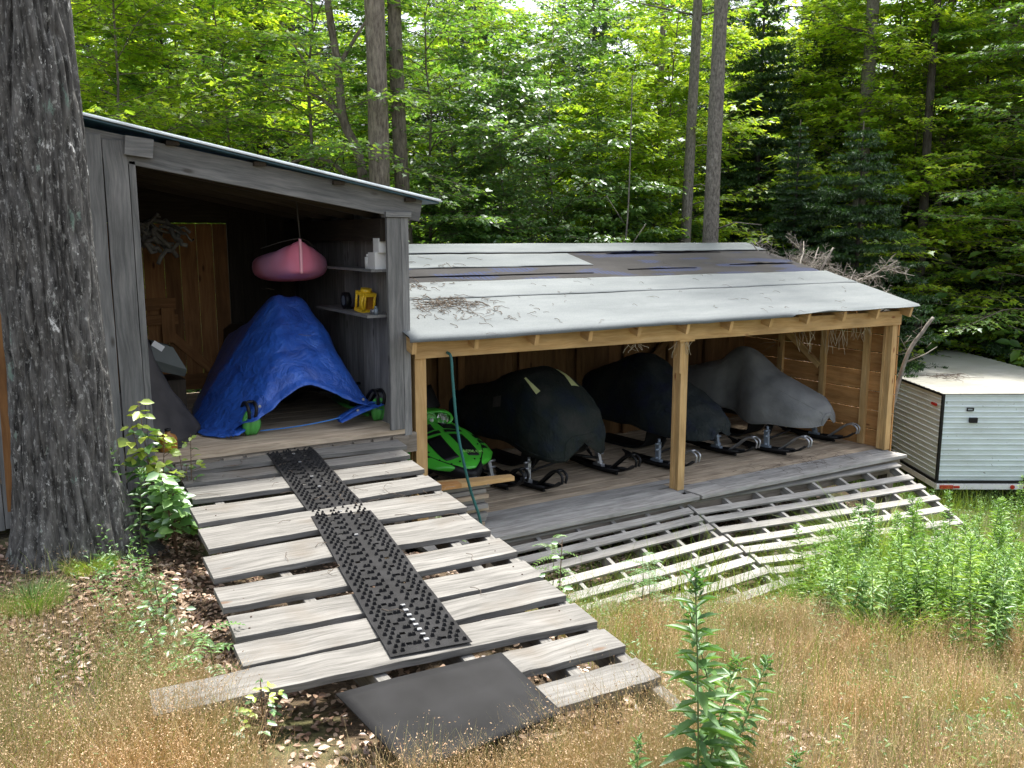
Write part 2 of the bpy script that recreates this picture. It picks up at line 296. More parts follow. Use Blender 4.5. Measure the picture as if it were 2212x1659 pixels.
M['litter'] = leafmat('dead_leaves', [(0,(.12,.07,.05)),(.5,(.30,.195,.145)),(1,(.52,.40,.31))], (1,.9,.8), .1, .05)
M['stem'] = simple('plant_stem', (.10,.13,.04), .7)
M['stemb'] = simple('reddish_stem', (.10,.06,.035), .7)

# ------------------------------------------------------------------ object helpers
def tag(o, label=None, cat=None, group=None, kind=None):
    if label: o['label'] = label
    if cat: o['category'] = cat
    if group: o['group'] = group
    if kind: o['kind'] = kind
    return o
def empty(name, loc, label, cat, group=None):
    o = bpy.data.objects.new(name, None); col.objects.link(o); o.location = loc; o.empty_display_size = .1
    return tag(o, label, cat, group)
def root_loc(o):
    v = Vector((0, 0, 0))
    while o is not None: v += o.location; o = o.parent
    return v
class MB:
    def __init__(s): s.v = []; s.f = []; s.uv = []; s.mi = []; s.sm = []
    def face(s, idx, uvs=None, mi=0, sm=False):
        s.f.append(idx); s.uv.extend(uvs if uvs else [(0, 0)] * len(idx)); s.mi.append(mi); s.sm.append(sm)
    def plank(s, a, b, w, t, up=(0, 0, 1), mi=0, bend=0, segs=1, jit=0, w2=None):
        a, b, up = Vector(a), Vector(b), Vector(up)
        d = (b - a); L = d.length; d.normalize(); side = d.cross(up).normalized(); up = side.cross(d).normalized()
        ou, ov = random.random() * 7, random.random() * 7
        w2 = w if w2 is None else w2
        base = len(s.v)
        for i in range(segs + 1):
            f = i / segs; c = a + d * (L * f) + up * (bend * math.sin(math.pi * f))
            j = random.uniform(-jit, jit); ww = w + (w2 - w) * f
            for (x, z) in ((-.5, -.5), (.5, -.5), (.5, .5), (-.5, .5)):
                s.v.append(c + side * (x * ww + j) + up * (z * t))
        for i in range(segs):
            p = base + i * 4; u0, u1 = ou + L * i / segs, ou + L * (i + 1) / segs; v = ov
            for k in range(4):
                k2 = (k + 1) % 4; ww = w if k % 2 == 0 else t
                s.face((p + k, p + 4 + k, p + 4 + k2, p + k2), [(u0, v), (u1, v), (u1, v + ww), (u0, v + ww)], mi)
                v += ww
        e = base + segs * 4
        s.face((base, base+1, base+2, base+3), [(ou, ov), (ou + .02, ov + w), (ou + .04, ov + w), (ou + .04, ov)], mi)
        s.face((e+3, e+2, e+1, e), [(ou, ov), (ou + .02, ov + w), (ou + .04, ov + w), (ou + .04, ov)], mi)
    def box(s, c, size, mi=0, rz=0):
        c = Vector(c); x, y, z = size; d = Vector((math.cos(rz), math.sin(rz), 0))
        if x >= y and x >= z: s.plank(c - d * x / 2, c + d * x / 2, y, z, (0, 0, 1), mi)
        elif z >= y:
            s.plank(c - Vector((0, 0, z/2)), c + Vector((0, 0, z/2)), y, x, d, mi)
        else:
            e = Vector((-d.y, d.x, 0)); s.plank(c - e * y / 2, c + e * y / 2, x, z, (0, 0, 1), mi)
    def tube(s, pts, r, n=8, mi=0, cap=True, r2=None):
        pts = [Vector(p) for p in pts]; m = len(pts)
        rs = r if isinstance(r, (list, tuple)) else [r + ((r2 - r) * i / max(1, m - 1) if r2 is not None else 0) for i in range(m)]
        base = len(s.v); ref = None; L = 0
        for i, p in enumerate(pts):
            t = (pts[min(i + 1, m - 1)] - pts[max(i - 1, 0)]).normalized()
            if ref is None: ref = t.orthogonal().normalized()
            ref = (ref - t * ref.dot(t)).normalized(); q = t.cross(ref)
            for k in range(n):
                a = 2 * math.pi * k / n; s.v.append(p + (ref * math.cos(a) + q * math.sin(a)) * rs[i])
        for i in range(m - 1):
            dl = (pts[i+1] - pts[i]).length
            for k in range(n):
                k2 = (k + 1) % n; p = base + i * n
                c = rs[i] * 6.28 / n
                s.face((p + k, p + k2, p + n + k2, p + n + k), [(L, k*c), (L, (k+1)*c), (L+dl, (k+1)*c), (L+dl, k*c)], mi, True)
            L += dl
        if cap:
            s.face(tuple(base + k for k in range(n))[::-1], None, mi); s.face(tuple(base + (m-1)*n + k for k in range(n)), None, mi)
    def grid(s, P, closed=False, mi=0, sm=True, uvs=None):
        nr, nc = len(P), len(P[0]); base = len(s.v)
        for row in P: s.v.extend(Vector(p) for p in row)
        for i in range(nr - 1):
            for j in range(nc if closed else nc - 1):
                j2 = (j + 1) % nc
                s.face((base + i*nc + j, base + i*nc + j2, base + (i+1)*nc + j2, base + (i+1)*nc + j), [(j*.1, i*.1), (j*.1+.1, i*.1), (j*.1+.1, i*.1+.1), (j*.1, i*.1+.1)], mi, sm)
    def disc(s, c, r, nrm, n=16, mi=0):
        nrm = Vector(nrm).normalized(); a = nrm.orthogonal().normalized(); q = nrm.cross(a); base = len(s.v)
        for k in range(n): s.v.append(Vector(c) + (a*math.cos(6.2832*k/n) + q*math.sin(6.2832*k/n))*r)
        s.face(tuple(range(base, base+n)), None, mi)
    def sphere(s, c, r, n=10, mi=0):
        rr = r if isinstance(r, (list, tuple)) else (r, r, r)
        s.grid([[Vector(c) + Vector((rr[0]*math.cos(2*math.pi*j/(n*2))*math.sin(math.pi*i/n), rr[1]*math.sin(2*math.pi*j/(n*2))*math.sin(math.pi*i/n), rr[2]*math.cos(math.pi*i/n))) for j in range(n*2)] for i in range(n+1)], True, mi)
    def build(s, name, mats, parent=None, world=True, solid=0, bevel=0):
        me = bpy.data.meshes.new(name); off = root_loc(parent) if (parent is not None and world) else Vector((0, 0, 0))
        me.from_pydata([tuple(Vector(v) - off) for v in s.v], [], s.f)
        uv = me.uv_layers.new(name='UVMap'); uv.data.foreach_set('uv', np.array(s.uv, dtype=np.float32).ravel())
        for mm in (mats if isinstance(mats, (list, tuple)) else [mats]): me.materials.append(mm)
        me.polygons.foreach_set('material_index', s.mi); me.polygons.foreach_set('use_smooth', s.sm); me.update()
        o = bpy.data.objects.new(name, me); col.objects.link(o)
        if parent is not None: o.parent = parent
        if solid:
            q = o.modifiers.new('solid', 'SOLIDIFY'); q.thickness = solid; q.offset = 0
        if bevel:
            q = o.modifiers.new('bevel', 'BEVEL'); q.width = bevel; q.segments = 2; q.limit_method = 'ANGLE'
        return o
def npmesh(name, V, groups, mats, parent=None, smooth=False):
    """V (n,3); groups: list of (faces (m,k) int array, material index)"""
    me = bpy.data.meshes.new(name)
    nl = sum(g.size for g, _ in groups); nf = sum(len(g) for g, _ in groups)
    me.vertices.add(len(V)); me.vertices.foreach_set('co', np.asarray(V, np.float32).ravel())
    me.loops.add(nl); me.polygons.add(nf)
    me.loops.foreach_set('vertex_index', np.concatenate([g.ravel() for g, _ in groups]).astype(np.int32))
    starts = []; mi = []; off = 0
    for g, k in groups:
        starts.append(off + np.arange(len(g)) * g.shape[1]); off += g.size; mi.append(np.full(len(g), k, np.int32))
    me.polygons.foreach_set('loop_start', np.concatenate(starts).astype(np.int32))
    me.polygons.foreach_set('material_index', np.concatenate(mi))
    if smooth: me.polygons.foreach_set('use_smooth', np.ones(nf, bool))
    for mm in (mats if isinstance(mats, (list, tuple)) else [mats]): me.materials.append(mm)
    me.update(calc_edges=True); me.validate()
    o = bpy.data.objects.new(name, me); col.objects.link(o)
    if parent is not None: o.parent = parent
    return o
def nrm(a): return a / np.maximum(np.linalg.norm(a, axis=-1, keepdims=True), 1e-9)
# leaf templates in (along, across, up) units
T_SIMPLE = (np.array([(0,0,0),(.45,.5,.10),(1,0,-.06),(.45,-.5,.10)]), [(0,3,2),(0,2,1)])
T_MAPLE = (np.array([(0,0,0),(.05,.32,.04),(.38,.62,.06),(.45,.25,.03),(1,0,-.08),(.45,-.25,.03),(.38,-.62,.06),(.05,-.32,.04)]), [(0,1,2,3),(0,3,4,5),(0,5,6,7)])
T_OVAL = (np.array([(0,0,0),(.25,.42,.08),(.6,.45,.07),(1,0,-.10),(.6,-.45,.07),(.25,-.42,.08)]), [(0,3,2,1),(0,5,4,3)])
def scatter(T, P, D, U, L, W):
    """instances of template T at P (n,3), direction D, rough normal U, length L, width W"""
    D = nrm(D); S = nrm(np.cross(D, U)); Z = np.cross(S, D)
    t = T[0]; n = len(P); L = np.broadcast_to(L, (n,)); W = np.broadcast_to(W, (n,))
    V = P[:, None] + D[:, None]*(t[None,:,0,None]*L[:,None,None]) + S[:, None]*(t[None,:,1,None]*W[:,None,None]) + Z[:, None]*(t[None,:,2,None]*L[:,None,None])
    k = len(t); off = (np.arange(n)*k)[:, None]
    G = {}
    for f in T[1]: G.setdefault(len(f), []).append(np.array(f)[None] + off)
    return V.reshape(-1, 3), [np.concatenate(v) for v in G.values()]
class NB:
    """numpy batch: collects pieces into one mesh"""
    def __init__(s): s.V = []; s.G = []; s.n = 0
    def add(s, V, groups, mi=0):
        for g in groups: s.G.append((g + s.n, mi))
        s.V.append(V); s.n += len(V)
    def leaves(s, T, P, D, U, L, W, mi=0):
        if len(P): s.add(*scatter(T, np.asarray(P, float), np.asarray(D, float), np.asarray(U, float), L, W), mi)
    def mb(s, mb, mi=0):
        V = np.array([tuple(v) for v in mb.v]); by = {}
        for f in mb.f: by.setdefault(len(f), []).append(f)
        s.add(V, [np.array(v) for v in by.values()], mi)
    def ribbons(s, P, mi=0, W=.003):
        """P (n,k,3) polylines; flat ribbons tapering to the tip"""
        n, k, _ = P.shape; d = P[:, -1] - P[:, 0]; a = RNG.uniform(0, 6.28, n)
        sd = nrm(np.cross(d, np.stack([np.cos(a), np.sin(a), np.zeros(n)], 1)) + 1e-6)
        W = np.broadcast_to(W, (n,))
        wt = np.linspace(1, .15, k)
        A = P + sd[:, None]*(wt[None,:,None]*W[:,None,None]*.5); B = P - sd[:, None]*(wt[None,:,None]*W[:,None,None]*.5)
        V = np.stack([A, B], 2).reshape(n, k*2, 3)
        f = np.array([(2*i, 2*i+1, 2*i+3, 2*i+2) for i in range(k-1)])
        s.add(V.reshape(-1, 3), [(f[None] + (np.arange(n)*k*2)[:, None, None]).reshape(-1, 4)], mi)
    def build(s, name, mats, parent=None, smooth=False):
        return npmesh(name, np.concatenate(s.V), s.G, mats, parent, smooth)
def copy_tree(o, parent=None):
    c = o.copy(); col.objects.link(c); c.parent = parent
    for ch in list(o.children): copy_tree(ch, c)
    return c

# ------------------------------------------------------------------ ground
def axis_pts(lo, a, b, hi, fine, n):
    return np.unique(np.concatenate([np.linspace(lo, a, n), np.arange(a, b, fine), np.linspace(b, hi, n)]))
xs = axis_pts(-60, -6, 11, 90, .14, 40); ys = axis_pts(-60, -9, 6, 90, .14, 40)
X, Y = np.meshgrid(xs, ys); Z = zg(X, Y)
nx, ny = len(xs), len(ys); ii = (np.arange(ny-1)[:, None]*nx + np.arange(nx-1)[None]).ravel()
g = npmesh('ground', np.stack([X, Y, Z], -1).reshape(-1, 3), [(np.stack([ii, ii+1, ii+nx+1, ii+nx], 1), 0)], M['soil'], smooth=True)
tag(g, 'sloping brown forest ground under the sheds and trees', None, None, 'structure')

# ------------------------------------------------------------------ grey board shed (left)
def roofz(x): return 3.0 - .193 * (x - .02)
gs = empty('board_shed', (-2.4, 1.3, .6), 'tall weathered grey board shed with an open bay, pink kayak and blue tarp inside', 'shed')
FZ = 1.06
mb = MB(); random.seed(3)
y = -.06; ws = [.24, .2, .19, .21, .2, .19, .22, .2, .19, .21, .2, .19, .2, .2]
for wd in ws:
    mb.plank((-5.4, y + wd/2, FZ-.02), (-.25, y + wd/2, FZ-.02), wd-.006, .04)
    y += wd
mb.build('floor', M['deck'], gs)
mb = MB()                                             # rim joist and dark blocks under the floor
mb.plank((-5.4, -.02, FZ-.13), (-.2, -.02, FZ-.13), .04, .17)
for i in range(13): mb.box((-2.5 + i*.178, -.055, FZ-.10), (.15, .03, .085))
mb.plank((-.28, 1.3, .3), (-.28, 1.3, 1.0), .1, .1); mb.plank((-.28, .03, -.45), (-.28, .03, .98), .12, .1)
mb.plank((-2.5, .03, .3), (-2.5, .03, .98), .12, .1)
mb.build('floor_frame', M['underwood'], gs)
mb = MB()
edges = [-2.40, -2.565, -2.705, -2.87, -3.05, -3.2, -3.36, -3.55, -3.7, -3.9, -4.1, -4.28, -4.5, -4.7, -4.9, -5.1, -5.3, -5.5]
for a, b_ in zip(edges[:-1], edges[1:]):
    xm = (a + b_)/2; yy = -.055 - (.025 if a > -2.5 else 0) ; yy = -.055
    mb.plank((xm, yy, .72 + random.uniform(-.03, .03)), (xm, yy, roofz(a) - .10), abs(a - b_) - .008, .032, (0, -1, 0), segs=6, jit=.003)
mb.plank((-2.375, -.03, FZ), (-2.375, -.03, 3.23), .045, .05, (0, -1, 0))
mb.build('front_wall', M['grey'], gs, bevel=.003)
mb = MB()
mb.plank((-.385, -.045, FZ), (-.385, -.045, 2.86), .125, .04, (0, -1, 0)); mb.plank((-.285, -.03, FZ-.06), (-.285, -.03, 2.86), .068, .06, (0, -1, 0))
mb.plank((-.46, -.03, 2.885), (-.23, -.03, 2.885), .10, .045)
mb.build('corner_post', M['grey'], gs, bevel=.003)
mb = MB()
mb.plank((-3.3, -.035, roofz(-3.3) - .185), (-.13, -.035, roofz(-.13) - .105), .04, .19, (0, 0, 1))
mb.build('front_rafter', M['grey'], gs, bevel=.003)
mb = MB(); mb.plank((-2.42, -.09, 3.335), (-2.235, -.09, 3.315), .03, .13); mb.build('block', M['grey'], gs)
mb = MB()
for yy in (.35, .95, 1.55, 2.15, 2.7):
    mb.plank((-5.4, yy, roofz(-5.4) - .14), (-.1, yy, roofz(-.1) - .14), .045, .16)
for xx in np.arange(-5.2, 0, .62):
    mb.plank((xx, -.10, roofz(xx) - .045), (xx, 2.9, roofz(xx) - .045), .09, .03)
mb.plank((-.44, .03, 2.76), (-.44, 2.7, 2.76), .05, .19)
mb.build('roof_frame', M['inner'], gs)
mb = MB()
mb.plank((-5.7, 1.37, roofz(-5.7) - .005), (.02, 1.37, roofz(.02) - .005), 3.06, .010, mi=0)
mb.plank((-5.7, 1.37, roofz(-5.7) - .020), (.0, 1.37, roofz(.0) - .020), 3.0, .012, mi=1)
for i in range(26):                                    # standing ribs, seen end-on along the edge
    yy = -.12 + i*.117
    mb.plank((-5.7, yy, roofz(-5.7) + .006), (.02, yy, roofz(.02) + .006), .022, .014, mi=0)
mb.build('roof', [M['metalroof'], M['metalblue']], gs)
mb = MB(); y = 0.0; random.seed(5)
while y < 2.74:
    wd = random.choice((.14, .17, .2)); mb.plank((-.335, y + wd/2, .80), (-.335, y + wd/2, roofz(-.33)-.16), wd - .004, .025, (1, 0, 0)); y += wd
mb.build('side_wall', M['grey'], gs)
mb = MB()
x = -5.4
while x < -2.5:
    mb.plank((x + .1, 2.76, FZ), (x + .1, 2.76, roofz(x+.1) - .2), .194, .025, (0, -1, 0)); x += .2
x = -1.06
while x < -.32:
    mb.plank((x + .07, 2.76, FZ), (x + .07, 2.76, roofz(x+.07) - .06), .142, .025, (0, -1, 0)); x += .14
for yy in np.arange(.1, 2.75, .2):
    mb.plank((-2.62, yy, FZ), (-2.62, yy, roofz(-2.6) - .06), .199, .025, (1, 0, 0))
mb.plank((-5.4, 2.80, 2.95), (-.3, 2.80, 2.95), .06, .10); mb.plank((-1.02, 2.70, FZ), (-1.02, 2.70, 2.9), .09, .05, (0, -1, 0))
mb.plank((-5.4, 0.02, .9), (-5.4, 2.7, .9), .03, .3)
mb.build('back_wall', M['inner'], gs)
dr = MB(); x = -2.52; random.seed(8)
for wd in (.22, .2, .19, .2, .16, .17, .165, .15):
    dr.plank((x + wd/2, 2.75, FZ + .04), (x + wd/2, 2.75, 2.835), wd - .007, .024, (0, -1, 0)); x += wd
dro = dr.build('door', M['door'], gs)
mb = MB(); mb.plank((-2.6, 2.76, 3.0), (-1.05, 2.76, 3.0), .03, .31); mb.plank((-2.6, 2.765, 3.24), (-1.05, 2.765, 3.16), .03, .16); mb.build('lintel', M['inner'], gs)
mb = MB()
mb.plank((-2.4, 2.71, 2.02), (-1.63, 2.71, 2.02), .03, .12); mb.plank((-2.4, 2.69, 1.86), (-1.62, 2.69, 1.86), .03, .1)
mb.plank((-1.72, 2.68, 1.62), (-1.72, 2.68, 1.98), .13, .03, (0, -1, 0)); mb.plank((-1.70, 2.715, 1.7), (-1.25, 2.715, 1.25), .03, .09)
mb.plank((-2.5, 2.70, 1.19), (-1.08, 2.70, 1.19), .03, .16)
mb.build('brace', M['door'], dro)
for nm, z0, y0, y1, d_ in (('shelf', 2.035, .06, 1.36, .24), ('shelf', 2.42, .05, 1.15, .20)):
    mb = MB(); mb.plank((-.35 - d_/2, y0, z0), (-.35 - d_/2, y1, z0), d_, .022); mb.build(nm, M['grey'], gs)

# ------------------------------------------------------------------ low open snowmobile shed (right)
ls = empty('pole_shed', (3.2, 1.2, -.4), 'low open pine shed with a pale patched lean-to roof, snowmobiles parked inside', 'shed')
mb = MB(); mbg = MB(); y = -.28; random.seed(9); k = 0
while y < 2.6:
    wd = random.choice((.135, .145, .14)); sag = random.uniform(-.003, .003)
    (mbg if k < 5 else mb).plank((-.22, y + wd/2, -.02 + sag), (3.1 + random.uniform(-.3, .3), y + wd/2, -.02 + sag), wd - .011, .038)
    if k < 3: mbg.plank((3.45, y + wd/2, -.02 + sag), (6.48 + random.uniform(-.03, .02), y + wd/2, -.03 + sag), wd - .011, .038)
    else: mb.plank((2.75, y + wd/2, -.0215 + sag), (6.5, y + wd/2, -.0285 + sag), wd - .011, .038)
    if k < 5: mbg.plank((3.0, y+wd/2, -.0225+sag), (3.45 if k < 3 else 3.0001+.2, y+wd/2, -.0225+sag), wd-.011, .037)
    y += wd; k += 1
mb.build('floor', M['deck'], ls); mbg.build('floor_front', M['deckgrey'], ls)
mb = MB()
mb.plank((-.2, -.18, -.14), (6.45, -.18, -.14), .04, .19)
for xx in np.arange(0, 6.5, .9): mb.plank((xx, -.12, -.14), (xx, 2.55, -.14), .045, .18)
for xx in (0, 1.6, 3.2, 4.8, 6.4):
    for yy in (-.05, 2.4): mb.plank((xx, yy, -1.0), (xx, yy, -.2), .13, .13, (0, -1, 0))
mb.build('floor_frame', M['underwood'], ls)
for x0, x1, zt in ((-.19, -.08, 1.655), (2.89, 2.985, 1.64), (6.40, 6.50, 1.615)):
    mb = MB()
    mb.plank(((x0+x1)/2, .02, 0.0), ((x0+x1)/2, .02, zt), x1 - x0, .045, (0, -1, 0))
    mb.plank(((x0+x1)/2+.003, .064, 0.0), ((x0+x1)/2+.003, .064, zt), x1 - x0 - .006, .042, (0, -1, 0))
    mb.plank(((x0+x1)/2-.002, .106, 0.0), ((x0+x1)/2-.002, .106, zt), x1 - x0 - .002, .04, (0, -1, 0))
    if x0 > 2 and x0 < 3: mb.plank((x0 - .012, .03, 1.28), (x0 - .012, .03, zt), .022, .07, (0, -1, 0)); mb.plank((x0-.05, .02, zt-.012), (x1+.06, .02, zt-.012), .10, .022)
    mb.build('post', M['pine'], ls, bevel=.003)
mb = MB(); mb.plank((-.20, -.01, 1.745), (6.52, -.01, 1.70), .045, .175, segs=8, jit=.002); mb.plank((-.20, .04, 1.745), (6.5, .04, 1.70), .042, .17)
mb.build('beam', M['pine'], ls, bevel=.003)
SL = .253
def lz(y): return 1.86 + SL * (y + .2)
random.seed(21)
for i in range(12):
    xx = -.27 + i * .615; mb = MB()
    yo = -.17 + random.uniform(-.015, .02)
    mb.plank((xx, yo, lz(yo) - .085), (xx, 2.66, lz(2.66) - .085), .042, .125)
    mb.build('rafter', M['pine'], ls)
mb = MB(); y = -.18                                    # roof boards under the felt
while y < 2.66:
    mb.plank((-.30, y + .1, lz(y + .1) - .012), (6.56, y + .1, lz(y + .1) - .012), .19, .018, (0, -SL, 1)); y += .2
mb.build('roof_boards', M['inner'], ls)
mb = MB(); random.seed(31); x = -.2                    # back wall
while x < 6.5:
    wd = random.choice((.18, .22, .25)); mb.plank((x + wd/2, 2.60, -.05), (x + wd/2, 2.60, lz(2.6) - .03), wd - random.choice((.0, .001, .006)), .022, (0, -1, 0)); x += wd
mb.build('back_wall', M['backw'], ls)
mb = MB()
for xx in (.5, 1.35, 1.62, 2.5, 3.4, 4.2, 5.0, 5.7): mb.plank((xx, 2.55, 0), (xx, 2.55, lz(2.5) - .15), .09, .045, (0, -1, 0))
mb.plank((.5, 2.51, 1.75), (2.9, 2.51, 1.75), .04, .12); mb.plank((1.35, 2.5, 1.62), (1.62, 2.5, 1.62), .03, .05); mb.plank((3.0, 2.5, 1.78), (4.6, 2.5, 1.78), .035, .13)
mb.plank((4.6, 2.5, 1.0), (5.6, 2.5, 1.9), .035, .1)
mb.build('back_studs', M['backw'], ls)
mb = MB(); z = -.05; random.seed(33)
while z < 2.3:
    h = random.choice((.235, .25, .255)); ye = 2.62 if z + h < 1.65 else 2.62
    ys_ = -.0 if z + h < 1.72 else (z + h - 1.80) / SL + .05
    mb.plank((6.53, ys_, z + h/2), (6.53, ye, z + h/2 + random.uniform(-.003, .003)), .024, h - .013, segs=4); z += h
mb.build('side_wall', M['pine2'], ls)
mb = MB()
for yy in (.42, 1.10, 1.85): mb.plank((6.49, yy, 0), (6.49, yy, lz(yy) - .15), .09, .045, (1, 0, 0))
mb.plank((6.48, 1.15, .95), (6.48, 2.3, 1.75), .03, .09)
mb.build('side_studs', M['pine'], ls)
# felt sheets: wavy, lapped
def sheet(name, x0, x1, y0, y1, off, m_, lip=0, skew=0, solid=.0025, amp=.006, nxs=90, parent=ls):
    rows = []; ny_ = max(6, int((y1 - y0) / .05))
    for j in range(ny_ + 1):
        yy = y0 + (y1 - y0) * j / ny_; row = []
        for i in range(nxs + 1):
            xx = x0 + (x1 - x0) * i / nxs
            if i == nxs: xx += skew * (yy - y0) / (y1 - y0)
            h = amp * noise.noise((xx*1.3, yy*2.5, off*50)) + amp * .5 * noise.noise((xx*5, yy*3, 3))
            row.append((xx, yy, lz(yy) + off + h + .004))
        rows.append(row)
    if lip:
        first = rows[0]; low = []; low2 = []
        for (xx, yy, zz) in first:
            wv = .012 * noise.noise((xx*1.1, 0, 7)) + .006*noise.noise((xx*4, 0, 2))
            dr_ = .040 if xx < 4.3 else .012
            up = .025 * math.exp(-((xx - 4.9)/.25)**2)
            low.append((xx, yy - .018 + wv*.5, zz - .02)); low2.append((xx, yy - .024 + wv, zz - dr_ - .01 + wv + up))
        rows = [low2, low] + rows
    mb = MB(); mb.grid(rows); o = mb.build(name, m_, parent, solid=solid); return o
sheet('underlay', -.32, 6.55, -.19, 2.64, .004, M['paper'], amp=.004)
sheet('roofing_felt', -.33, 6.60, -.20, .74, .012, M['felt'], lip=1)
sheet('roofing_felt', -.33, 6.60, .71, 1.23, .018, M['felt'], amp=.007)
sheet('roofing_felt', -.33, 3.02, 1.74, 2.26, .014, M['felt'], skew=-.03, amp=.008)
sheet('roofing_felt', -.33, 6.58, 2.30, 2.70, .020, M['felt'], amp=.006)
mb = MB()                                              # torn dark laps standing up a little on the underlay
for (x0, x1, y0, hh) in ((3.6, 4.5, 2.24, .045), (4.4, 5.6, 2.25, .03), (5.2, 6.4, 1.65, .028), (3.4, 4.5, 1.55, .012), (-.2, 2.8, 1.45, .010)):
    P = []
    for k_ in range(2):
        P.append([(x0 + (x1-x0)*i/24, y0 + .03*k_*(1 if k_ else 0) - .02*(1-k_), lz(y0) + .014 + (hh*abs(math.sin(math.pi*i/24))*(.6+.5*noise.noise((i*.4, y0, 0))) if k_ == 0 else 0)) for i in range(25)])
    mb.grid(P)
mb.build('torn_lap', M['paper'], ls, solid=.004)

# ------------------------------------------------------------------ plank ramp up to the grey shed
RS = .046
def rz(y): return .98 + RS * (y + .1)
rp = empty('plank_ramp', (-1.5, -2.1, .6), 'wide ramp of spaced silvery planks leading up to the grey shed floor', 'ramp')
rows = [(-.40,-.07,-.29,-2.25,0.0,-.22),(-.50,-.38,-.56,-2.25,-.3,-.5),(-.56,-.69,-.96,-2.26,-.60,-.88),(-.62,-1.11,-1.36,-2.31,-1.01,-1.33),(-.68,-1.51,-1.86,-2.36,-1.43,-1.79),
 (-.75,-1.96,-2.30,-2.42,-1.89,-2.22),(-.78,-2.43,-2.67,-2.46,-2.34,-2.60),(-.83,-2.79,-3.03,-2.50,-2.68,-2.92),(-.87,-3.08,-3.30,-2.55,-2.99,-3.21),(-.89,-3.38,-3.61,-2.95,-3.20,-3.41),
 (-.93,-3.69,-3.88,-2.15,-3.62,-3.82),(-.965,-3.98,-4.17,-2.12,-3.93,-4.12)]
random.seed(41)
for (rx, ry0, ry1, lx, ly0, ly1) in rows:
    mb = MB(); t_ = .036; cy0, cy1 = (ly0+ly1)/2, (ry0+ry1)/2
    mb.plank((lx + random.uniform(-.02,.02), cy0, rz(cy0) - t_/2 + random.uniform(-.003,.003)), (rx, cy1, rz(cy1) - t_/2 + random.uniform(-.004,.004)), abs(ly0-ly1)-.005, t_, (0, -RS, 1), w2=abs(ry0-ry1)-.005, bend=random.uniform(-.010,.014), segs=14, jit=.005)
    for fx in (.06, .46, .93):
        for ff in (.25, .72):
            px_ = lx + (rx - lx)*fx + random.uniform(-.03, .03); py_ = (ly0*(1-fx) + ry0*fx)*(1-ff) + (ly1*(1-fx) + ry1*fx)*ff; mb.tube([(px_, py_, rz(py_) - .004), (px_, py_, rz(py_) + .0018)], .0055, 7, mi=1)
    mb.build('plank', [M['silver'], M['nail']], rp, bevel=.003)
for (xa, ya, xb, yb) in ((-.50, -.05, -1.02, -4.35), (-1.42, -.05, -1.62, -3.95), (-2.12, -.05, -2.00, -4.0), (-.95, -1.9, -1.25, -3.95)):
    mb = MB(); mb.plank((xa, ya, rz(ya) - .036 - .07), (xb, yb, rz(yb) - .036 - .07), .06, .135); mb.build('stringer', M['silver'], rp, bevel=.004)
for (xx, yy) in ((-1.83, -4.10), (-1.05, -3.9), (-.72, -2.2), (-2.3, -2.2), (-.56, -.4), (-2.1, -.4), (-2.0, -3.85)):
    mb = MB(); zb = zgf(xx, yy) - .05; mb.plank((xx, yy, zb), (xx, yy, rz(yy) - .17), .09, .09, (0, -1, 0)); mb.build('leg', M['underwood'] if yy > -3 else M['silver'], rp)

# ------------------------------------------------------------------ slatted low ramp (two panels)
S3 = .30
def qz(y): return -.06 + S3 * (y + .15)
def slat(mb, a, b_, wd=.095, t=.022, dz=0):
    mb.plank((a[0], a[1], qz(a[1]) + dz - t/2), (b_[0], b_[1], qz(b_[1]) + dz - t/2), wd, t, (0, -S3, 1), segs=6, jit=.002, bend=random.uniform(-.006, .004))
L_ = [-.16,-.32,-.46,-.62,-.83,-1.02,-1.18,-1.36,-1.56]
random.seed(44)
r2 = empty('slatted_ramp', (1.5, -.9, -.5), 'left panel of the grey slatted ramp sloping down from the low shed deck', 'ramp', 'slatted ramp panels')
mb = MB()
for i, yy in enumerate(L_): slat(mb, (-.15 + .03*i, yy - .03 - .01*i), (2.80 + (.02 if i > 6 else 0), yy))
slat(mb, (.3, -1.86), (2.45, -1.72), .10, .03, -.12)
mb.build('slats', M['slat'], r2, bevel=.002)
for xx, ln in ((2.76, 1.5), (2.3, 1.7), (1.85, 1.7), (1.42, 1.72), (.95, 1.7), (.5, 1.7), (.1, 1.7)):
    mb = MB(); mb.plank((xx, -.10, qz(-.10) - .07), (xx - .0, -.10 - ln, qz(-.10 - ln) - .07), .04, .09); mb.build('rail', M['slat'], r2)
for xx, yy in ((1.6, -1.62), (2.75, -1.5), (.5, -1.6)):
    mb = MB(); mb.plank((xx, yy, zgf(xx, yy) - .1), (xx, yy, qz(yy) - .12), .1, .08, (0, -1, 0)); mb.build('leg', M['underwood'], r2)
r3 = empty('slatted_ramp', (4.5, -1.0, -.6), 'right panel of the grey slatted ramp, its far end in the tall green weeds', 'ramp', 'slatted ramp panels')
Rl = [-.15,-.36,-.51,-.70,-.89,-1.04,-1.22,-1.38,-1.55]; Rr = [(6.30,-.29),(6.18,-.55),(6.13,-.75),(6.06,-.99),(5.97,-1.19),(5.82,-1.42),(5.79,-1.66),(5.74,-1.84),(5.49,-2.05)]
mb = MB()
for yl, (xr, yr) in zip(Rl, Rr): slat(mb, (2.825, yl), (xr, yr))
mb.build('slats', M['slat'], r3, bevel=.002)
